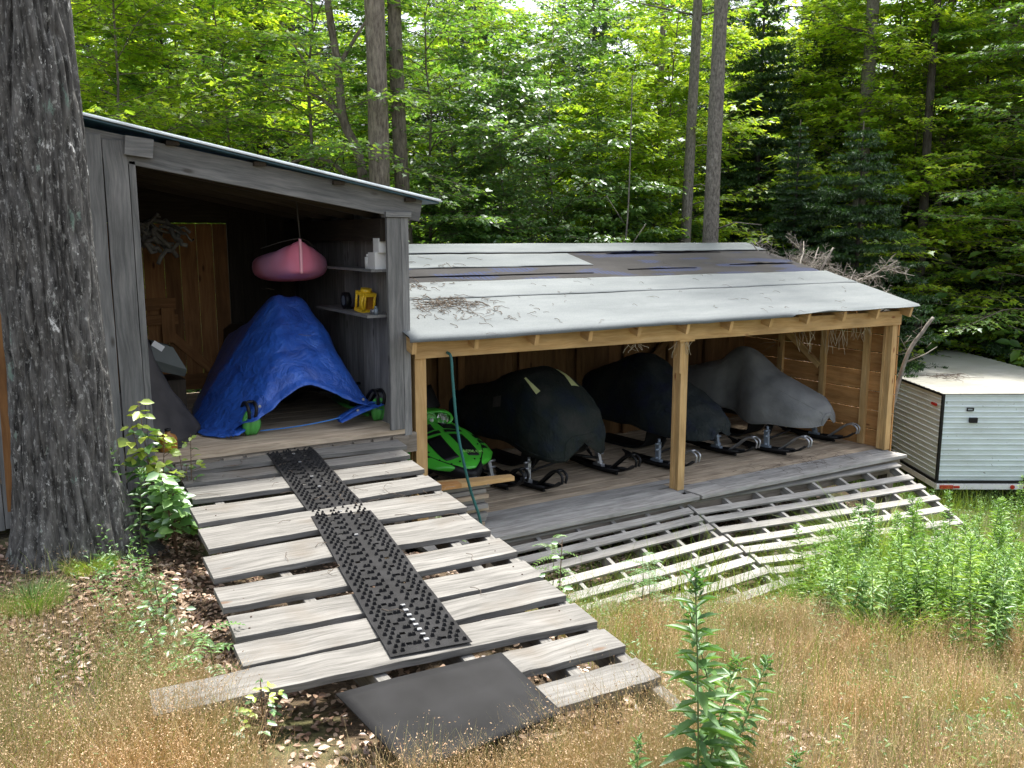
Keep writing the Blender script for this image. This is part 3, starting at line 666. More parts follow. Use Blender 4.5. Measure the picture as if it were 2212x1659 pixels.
for (xa, xb) in ((2.87, 2.90), (3.38, 3.36), (3.85, 3.8), (4.3, 4.22), (4.75, 4.6), (5.2, 4.98), (5.7, 5.32), (6.22, 5.68)):
    f = (xa - 2.87) / 3.4; y0, y1 = -.12 - .13*f, -1.60 - .45*f
    mb = MB(); mb.plank((xa, y0, qz(y0) - .07), (xb, y1, qz(y1) - .07), .04, .09); mb.build('rail', M['slat'], r3)
# weathered logs showing under the slats
for i, (xx, yy, an, ln) in enumerate(((3.5, -1.0, .15, .5), (4.6, -1.25, .1, .55), (5.6, -1.35, .1, .4))):
    mb = MB(); zz = qz(yy) - .19; mb.tube([(xx - ln/2, yy - ln*an/2, zz), (xx, yy, zz + .01), (xx + ln/2, yy + ln*an/2, zz)], [.05, .055, .045], 10)
    tag(mb.build('log', M['underwood']), ('short log under the slatted ramp by the seam of its panels', 'middle one of the three short logs under the right ramp panel', 'short log under the far right end of the slatted ramp')[i], 'log', 'logs under the ramp')
# bark slab lying on the left panel
mb = MB(); P = []
for i in range(9):
    xx = .62 + .42*i/8; P.append([(xx + .02*noise.noise((i, j, 1)), -1.42 + .03*j - .02*math.sin(i*.5), qz(-1.42 + .03*j) + .012 + .035*math.sin(math.pi*j/5) + .008*noise.noise((i*2, j*2, 4))) for j in range(6)])
mb.grid(P); tag(mb.build('bark_slab', M['bark1'], solid=.012), 'curled slab of grey bark lying across the left ramp panel', 'bark')

# ------------------------------------------------------------------ rubber track halves and mat on the plank ramp
def track(a, b_, wd, z_off, name, label, n_long, seedv):
    a = Vector((a[0], a[1], 0)); b_ = Vector((b_[0], b_[1], 0)); d = (b_ - a); L = d.length; d.normalize(); s = Vector((d.y, -d.x, 0))
    def P(u, v, h=0):                                   # u along 0..L, v across -1..1
        p = a + d*u + s*(v*wd/2); return Vector((p.x, p.y, rz(p.y) + z_off + h + .004*math.sin(u*4) + .003*math.sin(u*11+v)))
    root = empty(name, (a + d*L/2 + Vector((0, 0, rz((a.y+b_.y)/2)))), label, 'snowmobile track', 'rubber tracks on the plank ramp')
    random.seed(seedv); mb = MB(); pitch = L / n_long; edges_v = [-1, -.80, -.50, -.36, .36, .50, .80, 1]
    for k in range(n_long):                             # belt with open drive windows
        u0, u1 = k*pitch, (k+1)*pitch; um0, um1 = u0 + pitch*.28, u0 + pitch*.74
        for (v0, v1) in zip(edges_v[:-1], edges_v[1:]):
            win = (abs(v0) in (.5, .36) and abs(v1) in (.5, .36) and abs(v0+v1) > .5)
            for (ua, ub) in ((u0, um0), (um0, um1), (um1, u1)):
                if win and ua == um0 and k % 2 == 0: continue
                i = len(mb.v); mb.v += [P(ua, v0), P(ub, v0), P(ub, v1), P(ua, v1)]; mb.face((i, i+1, i+2, i+3), None)
    for k in range(int(n_long*1.3)):
        u = (k + .5)*pitch/1.3
        vs_ = (-.86, -.66, -.20, .08, .66, .86) if k % 2 else (-.74, -.56, -.30, .20, .30, .58, .76)
        for v in vs_:
            vv = v + random.uniform(-.008, .008); c = P(u, vv); h = .018; w_ = .019
            i = len(mb.v)
            for (du, dv, hh, f) in ((-.006,-1,0,1),(.006,-1,0,1),(.006,1,0,1),(-.006,1,0,1),(-.004,-1,h,.35),(.004,-1,h,.35),(.004,1,h,.35),(-.004,1,h,.35)):
                mb.v.append(c + d*du + s*(dv*w_/2*f) + Vector((0, 0, hh)))
            for f in ((4,5,6,7),(0,1,5,4),(1,2,6,5),(2,3,7,6),(3,0,4,7)): mb.face(tuple(i+q for q in f), None)
    mb.build('belt', M['rubber'], root, solid=.004)
    for k in range(n_long):
        if random.random() < (.75 if (seedv == 2 and k > n_long - 7) else .14):
            c0, c1 = P((k+.5)*pitch, -.06, .009), P((k+.5)*pitch, .06, .009); mb = MB(); mb.plank(c0, c1, .012 + .01*random.random(), .006); mb.build('clip', M['steel'], root)
    return P
track((-1.325, .02), (-1.488, -1.66), .375, .008, 'snowmobile_track', 'upper black lugged rubber track strip, running from the shed floor edge', 30, 1)
track((-1.488, -1.615), (-1.762, -3.50), .39, .014, 'snowmobile_track', 'lower black lugged rubber track strip with bright metal clips at its end', 34, 2)
mb = MB()
qa = [(-2.27,-3.63),(-1.49,-3.66),(-1.53,-4.21),(-2.22,-4.24)]
P = []
for j in range(13):
    v = j/12; row = []
    for i in range(17):
        u = i/16; p = [(qa[0][k]*(1-u) + qa[1][k]*u)*(1-v) + (qa[3][k]*(1-u) + qa[2][k]*u)*v for k in range(2)]
        row.append((p[0], p[1], rz(p[1]) + .012 + .004*math.sin(u*5+v*3) + (.004 if abs(v-.8) < .03 or abs(v-.9) < .03 else 0)))
    P.append(row)
mb.grid(P); tag(mb.build('ramp_mat', M['mat'], solid=.006), 'smooth dark plastic mat laid over the lower end of the plank ramp', 'mat')

# ------------------------------------------------------------------ trailer
s_, t_ = Vector((.53, .85, 0)).normalized(), Vector((.85, -.53, 0)).normalized()
A = Vector((7.68, .05, 0)); TW, TL, ZB, ZT = 2.4, 4.6, -.60, .60
tr = empty('cargo_trailer', (A + t_*TW/2 + s_*TL/2 + Vector((0, 0, -.6))), 'low pale ribbed enclosed trailer parked beyond the low shed', 'trailer')
def ribs(p0, p1, out, z0, z1, pitch=.075, h=.010):
    mb = MB(); z = z0; rws = []
    while z < z1 - .001:
        for dz, d_ in ((0, 0), (pitch*.62, 0), (pitch*.72, h), (pitch*.9, h), (pitch*.999, 0)):
            if z + dz <= z1: rws.append((z + dz, d_))
        z += pitch
    rws.append((z1, 0))
    mb.grid([[p0 + out*d_ + Vector((0, 0, zz)), p1 + out*d_ + Vector((0, 0, zz))] for zz, d_ in rws], sm=False); return mb
B_, C_, D_ = A + t_*TW, A + t_*TW + s_*TL, A + s_*TL
ribs(A, B_, -s_, ZB, ZT).build('door', M['skin'], tr)
ribs(D_, A, -t_, ZB, ZT).build('side_wall', M['skin'], tr); ribs(B_, C_, t_, ZB, ZT).build('side_wall', M['skin'], tr); ribs(C_, D_, s_, ZB, ZT).build('rear_wall', M['skin'], tr)
mb = MB(); rws = []; u = -.02
while u < TL:
    for du, h in ((0, 0), (.10, 0), (.11, .006), (.14, .006), (.1499, 0)): rws.append((u + du, h))
    u += .15
mb.grid([[A + s_*u_ - t_*.02 + Vector((0, 0, ZT + .006 + h)), A + s_*u_ + t_*(TW*.5) + Vector((0, 0, ZT + .012 + h)), B_ + s_*u_ + t_*.02 + Vector((0, 0, ZT + .006 + h))] for u_, h in rws], sm=False)
mb.build('roof', M['skinroof'], tr, solid=.012)
mb = MB()
mb.plank(A - t_*.014 - s_*.014 + Vector((0,0,ZB-.02)), A - t_*.014 - s_*.014 + Vector((0,0,ZT+.01)), .035, .035, s_)
mb.plank(A - t_*.024 + Vector((0,0,ZT-.004)), D_ - t_*.024 + Vector((0,0,ZT-.004)), .02, .03)
mb.plank(A - s_*.012 + Vector((0,0,ZB-.015)), B_ - s_*.012 + Vector((0,0,ZB-.015)), .03, .035)
mb.plank(A - t_*.014 + Vector((0,0,ZB-.015)), D_ - t_*.014 + Vector((0,0,ZB-.015)), .03, .03)
mb.build('rubber_trim', M['black'], tr)
mb = MB()
mb.plank(A - s_*.03 - t_*.03 + Vector((0,0,ZB-.075)), B_ - s_*.03 + t_*.03 + Vector((0,0,ZB-.075)), .06, .07)
mb.plank(A - t_*.01 + Vector((0,0,ZB-.075)), D_ - t_*.01 + Vector((0,0,ZB-.075)), .05, .07)
mb.plank(B_ + t_*.01 + Vector((0,0,ZB-.075)), C_ + t_*.01 + Vector((0,0,ZB-.075)), .05, .07)
mb.build('frame', M['white'], tr)
for off in (.1, .24, 1.0, 1.18, 1.36):
    mb = MB(); c_ = A - s_*.065 + t_*off + Vector((0, 0, ZB - .075))
    if off < .5: mb.plank(c_ - t_*(.09 if off < .2 else .04), c_ + t_*(.09 if off < .2 else .04), .02, .05 if off < .2 else .03)
    else: mb.tube([c_ + s_*.01, c_ - s_*.01], .03, 14)
    mb.build('marker_light', M['redtag'], tr)
mb = MB(); c_ = A - t_*.02 + s_*.22 + Vector((0, 0, ZT - .17)); mb.plank(c_ - s_*.07, c_ + s_*.07, .02, .035); mb.build('marker_light', M['redtag'], tr)
mb = MB()
c_ = A - s_*.02 + t_*.36 + Vector((0, 0, ZT - .22))
for q in ((-.04, .035, .04, .035), (-.04, -.0, .04, -.0)): mb.plank(c_ + t_*q[0] + Vector((0,0,q[1])), c_ + t_*q[2] + Vector((0,0,q[3])), .015, .012)
for q in (-.04, .04): mb.plank(c_ + t_*q + Vector((0,0,-.005)), c_ + t_*q + Vector((0,0,.04)), .012, .015, s_)
mb.build('handle', M['black'], tr)
mb = MB(); mb.plank(c_ + t_*.0 + Vector((0,0,-.13)), c_ + t_*.10 + Vector((0,0,-.13)), .05, .07); mb.build('latch', M['black'], tr)
mb = MB(); c_ = A - s_*.06 + t_*1.15 + Vector((0, 0, ZB + .03)); mb.plank(c_, c_ + t_*.3, .04, .04); mb.plank(c_ + t_*.26 + Vector((0,0,-.03)), c_ + t_*.26 + Vector((0,0,.06)), .04, .05, s_); mb.build('hitch_latch', M['black'], tr)
for sd_, p_ in ((-1, A), (1, B_)):
    mb = MB(); c_ = p_ + s_*2.4 + t_*(.14*sd_); c_.z = -.88; mb.tube([c_ - t_*.09, c_ + t_*.09], .22, 22); w_ = mb.build('wheel', M['rubber'], tr)
    mb = MB(); mb.tube([c_ - t_*.095, c_ + t_*.095], .11, 16); mb.build('rim', M['white'], w_)
# dead twigs on the trailer roof
def twigs(mb, c, n, spread, ln, zf, r=.003, seedv=1, droop=.4):
    rg = random.Random(seedv)
    for _ in range(n):
        x = c[0] + rg.gauss(0, spread[0]); y = c[1] + rg.gauss(0, spread[1]); a = rg.uniform(0, 6.28); L = ln*rg.uniform(.3, 1); pts = []
        for k in range(5):
            pts.append((x, y, zf(x, y) + r + .012*math.sin(k*1.2)*rg.random())); a += rg.uniform(-.7, .7)*droop*2; x += math.cos(a)*L/4; y += math.sin(a)*L/4
        mb.tube(pts, r, 4, r2=r*.5)
mb = MB(); c_ = A + t_*.65 + s_*1.3; twigs(mb, c_, 26, (.22, .1), .5, lambda x, y: .64, .004, 5, .9)
tag(mb.build('twig_tangle', M['twig']), 'small tangle of dark twigs lying on the trailer roof', 'twigs', None)
# pine debris on the low roof
mb = MB()
twigs(mb, (.42, .55), 120, (.20, .10), .22, lambda x, y: lz(y) + .03, .004, 2, .9)
twigs(mb, (.62, .25), 40, (.40, .12), .18, lambda x, y: lz(y) + .02, .003, 3, .9)
twigs(mb, (.25, 1.15), 26, (.25, .05), .2, lambda x, y: lz(y) + .03, .004, 6, .9)
twigs(mb, (3.0, .5), 60, (2.0, .5), .16, lambda x, y: lz(min(max(y, -.15), 2.5)) + .025, .002, 4, .9)
twigs(mb, (.9, 1.9), 14, (.4, .15), .25, lambda x, y: lz(y) + .025, .003, 9, .9)
tag(mb.build('pine_debris', M['twig']), 'dead pine twigs scattered over the pale low roof', 'debris', None, 'stuff')
mb = MB()
for sd_, c_, n_ in ((1, (-1.2, -1.5), 10), (2, (-.95, -1.3), 10), (3, (-1.7, -2.2), 8), (4, (-1.5, -.8), 14), (5, (-1.95, -.35), 10)):
    twigs(mb, c_, n_, (.25, .4), .2, lambda x, y: rz(y) + .012, .002, sd_, .8)
twigs(mb, (4.9, .1), 60, (.5, .12), .25, lambda x, y: .004, .002, 8, .9)
tag(mb.build('needle_debris', M['twig']), 'dry twigs and needles strewn on the plank ramp and deck', 'debris', None, 'stuff')

# ------------------------------------------------------------------ snowmobiles
def bez(p, n=14):
    """Catmull-Rom through points"""
    p = [Vector(q) for q in p]; p = [p[0]*2 - p[1]] + p + [p[-1]*2 - p[-2]]; out = []
    for i in range(1, len(p) - 2):
        for k in range(n):
            t = k/n; a, b_, c, d = p[i-1], p[i], p[i+1], p[i+2]
            out.append(.5*((2*b_) + (c - a)*t + (2*a - 5*b_ + 4*c - d)*t*t + (3*b_ - a - 3*c + d)*t**3))
    out.append(p[-2]); return out
def snowmobile(loc, yaw, label, stance=1.1, loop='black', strut='steel', ski='black', bare=False, group=None, wide=.155):
    root = empty('snowmobile', (0, 0, 0), label, 'snowmobile', group)
    for sx in (-1, 1):
        x = sx*stance/2; mb = MB(); prof = [(.62,.085),(.5,.045),(.3,.03),(0,.03),(-.2,.035),(-.34,.06),(-.45,.105),(-.53,.165)]
        P = [[(x + v*wide/2*(1 - .55*max(0, (abs(y_ + .0) - .42)/.12)**1.0 if abs(y_) > .42 else 1), y_, z + .012*abs(v)) for v in (-1,-.6,-.2,.2,.6,1)] for y_, z in prof]
        mb.grid(P); mb.tube(bez([(x, .3, .015), (x, 0, .012), (x, -.25, .018)]), .012, 6)
        for v in (-.8, .8): mb.tube([(x+v*wide/2, .5, .06), (x+v*wide/2, 0, .05), (x+v*wide/2, -.33, .08)], .012, 6)
        sk = mb.build('ski', M[ski], root, solid=.014)
        mb = MB()
        for v in (-.5, .5): mb.tube(bez([(x + v*.05, -.13, .04), (x + v*.06, -.27, .15), (x + v*.065, -.40, .255), (x + v*.07, -.50, .285), (x + v*.065, -.575, .245), (x + v*.05, -.565, .165)], 5), .012 if loop != 'black' else .015, 7)
        mb.tube(bez([(x-.035, -.50, .285), (x, -.505, .292), (x+.035, -.50, .285)], 3), .013, 7)
        mb.build('ski_loop', M[loop], sk)
        mb = MB()
        mb.plank((x, .03, .05), (x - sx*.03, .06, .27), .04, .06, (0, -1, 0)); mb.tube([(x - sx*.035, .05, .25), (x - sx*.045, .06, .32)], .018, 10)
        mb.plank((x, -.02, .06), (x, .12, .06), .06, .05)
        for zz in (.1, .2, .27): mb.tube([(x - .045, .03, zz), (x + .045, .03, zz)], .014, 8)
        mb.build('spindle', M[strut], root)
        mb = MB()
        for (ya, za, yb, zb) in ((.05,.15,.25,.22),(.05,.15,-.05,.24),(.07,.30,.2,.36)): mb.tube([(x - sx*.02, ya, za), (sx*.18, yb, zb)], .014, 8)
        mb.tube([(x - sx*.08, .08, .17), (sx*.24, .12, .5)], .012, 8)
        for k in range(9):
            f = .15 + k*.07; c_ = Vector((x - sx*.08, .08, .17)).lerp(Vector((sx*.24, .12, .5)), f); mb.tube([c_ - Vector((sx*.006, 0, .004)), c_ + Vector((sx*.006, 0, .006))], .03, 10)
        mb.build('suspension_arm', M['black'], root)
    mb = MB()                                           # belly pan and tunnel
    st = [(-.16,.14,.34,.42),(-.10,.24,.30,.46),(.05,.32,.27,.50),(.4,.30,.26,.48),(.8,.24,.30,.5),(1.2,.22,.30,.55),(2.4,.21,.36,.5)]
    P = []
    for y_, hw, z0, z1 in st: P.append([(hw*math.copysign(abs(math.cos(a))**.6, math.cos(a)), y_, (z0+z1)/2 + (z1-z0)/2*math.copysign(abs(math.sin(a))**.6, math.sin(a))) for a in [2*math.pi*k/20 for k in range(20)]])
    mb.grid(P, True); mb.f.append(tuple(range(20))); mb.uv += [(0,0)]*20; mb.mi.append(0); mb.sm.append(False)
    mb.f.append(tuple(range((len(st)-1)*20, len(st)*20))[::-1]); mb.uv += [(0,0)]*20; mb.mi.append(0); mb.sm.append(False)
    mb.build('belly_pan', M['black'], root)
    mb = MB(); P = []
    loop_ = [(.55,.30),(.62,.1),(.85,.02),(1.5,.015),(2.1,.02),(2.35,.12),(2.38,.25),(2.2,.34),(1.4,.36),(.7,.38)]
    for y_, z in bez([(0, a, b_) for a, b_ in loop_ + [loop_[0]]], 5) and [(v.y, v.z) for v in bez([(0, a, b_) for a, b_ in loop_ + [loop_[0]]], 5)]: P.append([(v, y_, z) for v in (-.19, -.06, .06, .19)])
    mb.grid(P); mb.build('drive_track', M['rubber'], root, solid=.02)
    mb = MB(); P = []
    for y_, zt, hw in ((.75,.62,.16),(.95,.74,.19),(1.3,.76,.2),(1.8,.72,.2),(2.2,.68,.19),(2.3,.6,.17)): P.append([(-hw, y_, .5), (-hw*.95, y_, zt-.05), (-hw*.6, y_, zt), (hw*.6, y_, zt), (hw*.95, y_, zt-.05), (hw, y_, .5)])
    mb.grid(P); mb.build('seat', M['black'], root, solid=.01)
    if bare: bare(root)
    root.location = loc; root.rotation_euler = (0, 0, yaw); return root
def cover(loc, yaw, st, name, label, mt, group=None, ex=(.75, .8), noise_a=.02, freq=2.4, seed_=0, folds=.0, extra=None):
    """draped cloth: stations (y, top, half width, hem z)"""
    root = None; mb = MB(); P = []; nst = 70; na = 60
    ys_ = [s[0] for s in st]
    def ip(y_, k):
        for i in range(len(st)-1):
            if y_ <= st[i+1][0]:
                t = (y_ - st[i][0])/(st[i+1][0]-st[i][0]); t = max(0, t); t = t*t*(3-2*t) if k == 9 else t
                p0 = st[max(i-1,0)][k]; p1 = st[i][k]; p2 = st[i+1][k]; p3 = st[min(i+2,len(st)-1)][k]
                return .5*((2*p1) + (p2-p0)*t + (2*p0-5*p1+4*p2-p3)*t*t + (3*p1-p0-3*p2+p3)*t**3)
        return st[-1][k]
    def S(u, v, off=0):                                 # u 0..1 along, v 0..1 across
        y_ = ys_[0] + (ys_[-1]-ys_[0])*(u**1.25); zt, hw, zh = ip(y_, 1), ip(y_, 2), ip(y_, 3); a = math.pi*(1 - v)
        cx_, sx_ = math.cos(a), math.sin(a)
        x = hw*math.copysign(abs(cx_)**ex[0], cx_); z = zh + (zt-zh)*max(0, sx_)**ex[1]
        k = noise.noise((x*freq + seed_*9, y_*freq, z*freq)) ; k2 = noise.noise((x*freq*3, y_*freq*3 + seed_*5, z*freq*3))
        k3 = noise.noise((x*2.2, y_*13, z*9 + seed_)); am = noise_a*(k + .5*k2 + .35*k3); fd = folds*math.sin(a*9 + 3*k + y_*5)*(1 - max(0, sx_)**.5*.6)
        n_ = Vector((cx_, -.3, sx_)).normalized()
        return Vector((x, y_, z)) + n_*(am + fd + off)
    for i in range(nst + 1): P.append([S(i/nst, j/na) for j in range(na + 1)])
    c0 = sum((Vector(p) for p in P[0]), Vector())/len(P[0])
    P = [[c0 + (Vector(p)-c0)*.02 for p in P[0]]] + P
    mb.grid(P)
    o = mb.build(name, mt, None, solid=.004); tag(o, label, 'cover', group)
    o.location = loc; o.rotation_euler = (0, 0, yaw)
    for v_ in (.30, .70):
        mb = MB(); mb.tube([S(.02 + .9*i/40, v_, .003) for i in range(41)], .0035, 5); mb.build('seam', mt, o, world=False)
    mb = MB(); mb.tube([S(i/60, .004, .004) for i in range(61)], .008, 6); mb.build('hem', mt, o, world=False)
    mb = MB(); mb.tube([S(i/60, .996, .004) for i in range(61)], .008, 6); mb.build('hem', mt, o, world=False)
    mb = MB(); mb.tube([S(.012, j/40, .004) for j in range(41)], .006, 6); mb.build('hem', mt, o, world=False)
    if extra: extra(o, S)
    return o
# green bare sled -----------------------------------------------------------
def green_parts(root):
    prof = [(-.42,.36,.18),(-.36,.42,.34),(-.2,.49,.47),(.0,.575,.52),(.2,.66,.50),(.36,.72,.42),(.46,.80,.33),(.6,.86,.29)]
    def ip(y_, k):
        for i in range(len(prof)-1):
            if y_ <= prof[i+1][0]:
                t = max(0, (y_-prof[i][0])/(prof[i+1][0]-prof[i][0])); return prof[i][k]*(1-t) + prof[i+1][k]*t
        return prof[-1][k]
    def S(y_, v, off=0):
        zt, hw = ip(y_, 1), ip(y_, 2); a = abs(v)
        z = zt - (zt - .30)*(.16*a**2 + .60*max(0, a-.62)**1.5*4.2*.55) + .012*math.cos(v*math.pi*2)
        return Vector((hw*v, y_ + .10*a*a*(1 - (y_+.42)), max(z, .27) + off))
    mb = MB(); mb.grid([[S(-.42 + 1.02*i/40, -1 + 2*j/40) for j in range(41)] for i in range(41)]); mb.build('hood', M['green'], root, solid=.006)
    def patch(name, quad, m_, off=.007, nn=8, solid=.004):
        mb = MB(); (y0,v0),(y1,v1),(y2,v2),(y3,v3) = quad
        mb.grid([[S((y0*(1-a)+y1*a)*(1-b_)+(y3*(1-a)+y2*a)*b_, (v0*(1-a)+v1*a)*(1-b_)+(v3*(1-a)+v2*a)*b_, off) for a in [i/nn for i in range(nn+1)]] for b_ in [j/nn for j in range(nn+1)]])
        return mb.build(name, m_, root, solid=solid)
    for s in (-1, 1):
        patch('vent_panel', ((-.27,.14*s),(-.27,.50*s),(.10,.44*s),(.10,.10*s)), M['black'])
        patch('vent_panel', ((.20,.12*s),(.20,.52*s),(.31,.54*s),(.31,.10*s)), M['black'])
        patch('vent_slot', ((.12,.06*s),(.14,.52*s),(.165,.50*s),(.165,.06*s)), M['black'], .016)
        for k in range(3): patch('vent_slot', ((.02 - k*.10,.70*s),(.05 - k*.10,.88*s),(.075 - k*.10,.86*s),(.085 - k*.10,.70*s)), M['black'], .008)
        for (yy, vv) in ((-.33,.25),(-.33,.5),(-.1,.62),(-.25,.62)):
            mb = MB(); c_ = S(yy, vv*s, .006); mb.tube([c_, c_ + Vector((0,-.003,.006))], .010, 8); mb.build('rivet', M['black'], root)
    mb = MB()                                           # headlight pod
    mb.grid([[(.25*math.cos(a)*r_, .36 - .06*r_*0 + .10*(1-r_) , .735 + .085*math.sin(a)*r_ + (1-r_)*.02) for a in [2*math.pi*k/28 for k in range(28)]] for r_ in (1.12, 1.0)], True)
    P = []
    for r_, y_ in ((1.25,.52),(1.28,.44),(1.2,.37),(1.05,.335),(.98,.345)): P.append([(.235*math.copysign(abs(math.cos(a))**.8, math.cos(a))*r_, y_, .745 + .085*math.sin(a)*r_) for a in [2*math.pi*k/32 for k in range(32)]])
    mb.grid(P, True); mb.build('headlight_pod', M['green'], root)
    for x in (-.145, 0, .145):
        mb = MB(); c_ = Vector((x, .36, .745))
        P = [[c_ + Vector((.075*math.sin(t)*math.cos(a), .05 - .05*(1-math.cos(t)), .075*math.sin(t)*math.sin(a))) - Vector((0,.05*math.cos(t)*0,0)) for a in [2*math.pi*k/20 for k in range(20)]] for t in [math.pi*.5*i/6 for i in range(7)]]
        mb.grid(P, True); hl = mb.build('headlight', M['chrome'], root)
        mb = MB(); mb.sphere(c_ + Vector((0, .0, 0)), (.022, .03, .022), 8); mb.build('bulb', M['white'], hl)
    mb = MB(); P = []
    for i in range(13):
        a = math.pi*i/12; row = []
        for j in range(17): 
            b_ = math.pi*j/16; row.append((.245*math.cos(b_)*max(.02, math.sin(a))**.35, .35 - .055*math.sin(a)*math.sin(b_)**.5, .745 + .085*math.cos(a)*(.55+.45*math.sin(b_))))
        P.append(row)
    mb.grid(P); mb.build('headlight_lens', M['lens'], root)
    mb = MB(); P = []                                   # front bumper skirt
    for f, (zo, yo) in enumerate(((.0, 0), (-.05, -.03), (-.12, -.015), (-.15, .04))):
        P.append([S(-.42 + .9*abs(v)**3, v, 0) + Vector((0, yo - .012, zo)) for v in [-1 + 2*i/30 for i in range(31)]])
    mb.grid(P); mb.build('bumper', M['black'], root, solid=.012)
    mb = MB(); P = []
    for i in range(9):
        f = i/8; P.append([(.27*(1-.25*f)*math.sin(a), .60 + .10*f - .10*math.cos(a), .84 + .24*f) for a in [-1.35 + 2.7*j/14 for j in range(15)]])
    mb.grid(P); mb.build('windshield', M['black'], root, solid=.004)
    mb = MB(); mb.tube(bez([(-.36, .95, 1.0), (-.15, .85, .98), (0, .82, .95), (.15, .85, .98), (.36, .95, 1.0)], 4), .014, 8); mb.build('handlebar', M['black'], root)
    # lettering on the hood
    cu = bpy.data.curves.new('lettering', 'FONT'); cu.body = 'ARCTIC CAT'; cu.size = .056; cu.align_x = 'CENTER'; cu.extrude = .002; cu.resolution_u = 3
    to = bpy.data.objects.new('tmp_text', cu); col.objects.link(to); bpy.context.view_layer.update()
    me = bpy.data.meshes.new_from_object(to.evaluated_get(bpy.context.evaluated_depsgraph_get())); bpy.data.objects.remove(to)
    p = S(-.235, .32, .016); a_ = S(-.235, .44, .016) - S(-.235, .20, .016); b_ = S(-.16, .32, .016) - p; a_.normalize(); b_ = (b_ - a_*b_.dot(a_)).normalized(); n_ = a_.cross(b_)
    me.transform(Matrix(((a_.x,b_.x,n_.x,p.x),(a_.y,b_.y,n_.y,p.y),(a_.z,b_.z,n_.z,p.z),(0,0,0,1))))
    me.materials.clear(); me.materials.append(M['letters']); lo = bpy.data.objects.new('lettering', me); col.objects.link(lo); lo.parent = root
M['letters'] = simple('pale_green_lettering', (.35,.75,.2), .5, var=.05)
m, n, b = mat('mirror_reflector'); b.inputs['Base Color'].default_value = (.75,.76,.74,1); b.inputs['Metallic'].default_value = 1; b.inputs['Roughness'].default_value = .18; M['chrome'] = m
m, n, b = mat('clear_lens'); b.inputs['Base Color'].default_value = (1,1,1,1); b.inputs['Roughness'].default_value = .05; b.inputs['Transmission Weight'].default_value = 1; b.inputs['IOR'].default_value = 1.15; M['lens'] = m
snowmobile((.74, 1.16, 0), R(6), 'bare lime green snowmobile with clear triple headlights behind the teal hose', stance=1.14, bare=green_parts)
snowmobile((2.15, 1.02, 0), R(7), 'snowmobile with black skis under the black cover with yellow patches', stance=1.10)
snowmobile((3.96, .95, 0), R(7), 'snowmobile with grey ski loops under the dark navy cover behind the middle post', loop='steel', strut='silverp', stance=1.12)
snowmobile((5.63, .80, 0), R(9), 'snowmobile with grey ski loops under the plain grey cover by the side wall', loop='steel', strut='silverp', stance=1.15)
def patches(o, S):
    for (u0, u1, u2, u3), (v0, v1) in (((.21,.225,.30,.31), (.33,.385)), ((.20,.215,.31,.32), (.53,.60))):
        mb = MB(); mb.grid([[S(u0 + (u3-u0)*i/6, v0 + (v1-v0)*(j/4)*(.35+.65*(1-i/6)) + .02*i/6, .008) for j in range(5)] for i in range(7)]); mb.build('reflective_patch', M['reflect'], o, world=False)
    mb = MB(); mb.grid([[S(.42 + .03*i, .10 + .03*j, .006) for j in range(3)] for i in range(3)]); mb.build('reflective_patch', M['sheet'], o, world=False)
cover((2.06, 1.12, 0.05), R(9), [(-.46,.50,.26,.27),(-.42,.66,.37,.27),(-.33,.80,.45,.28),(-.16,.95,.49,.30),(.02,1.07,.49,.32),(.18,1.15,.46,.34),(.42,1.17,.42,.36),(.8,1.02,.38,.34),(1.3,.86,.36,.32),(2.3,.74,.32,.32)],
    'snowmobile_cover', 'black snowmobile cover with two torn yellow reflective patches', M['darkcloth'], 'snowmobile covers', ex=(.5,.6), noise_a=.022, freq=2.6, seed_=1, folds=.014, extra=patches)
cover((3.94, 1.07, 0.06), R(8), [(-.56,.42,.14,.29),(-.50,.52,.28,.28),(-.30,.66,.43,.28),(-.04,.80,.48,.29),(.28,.97,.48,.31),(.5,1.12,.42,.33),(.75,1.17,.36,.3),(1.05,1.05,.34,.3),(1.5,.88,.32,.32),(2.4,.7,.27,.34)],
    'snowmobile_cover', 'dark navy snowmobile cover sagging behind the middle post', M['navycloth'], 'snowmobile covers', noise_a=.026, freq=2.6, seed_=2, folds=.013)
cover((5.60, .92, 0.05), R(10), [(-.60,.44,.12,.31),(-.54,.54,.28,.29),(-.36,.66,.44,.29),(-.05,.79,.50,.29),(.2,.90,.53,.26),(.42,1.06,.42,.29),(.60,1.17,.30,.33),(.78,1.16,.27,.35),(1.0,.98,.33,.35),(1.5,.84,.31,.36),(2.2,.7,.27,.38)],
    'snowmobile_cover', 'smooth plain grey snowmobile cover with a tall rounded peak', M['greycloth'], 'snowmobile covers', noise_a=.014, freq=2.2, seed_=3, folds=.006, ex=(.95,.85))

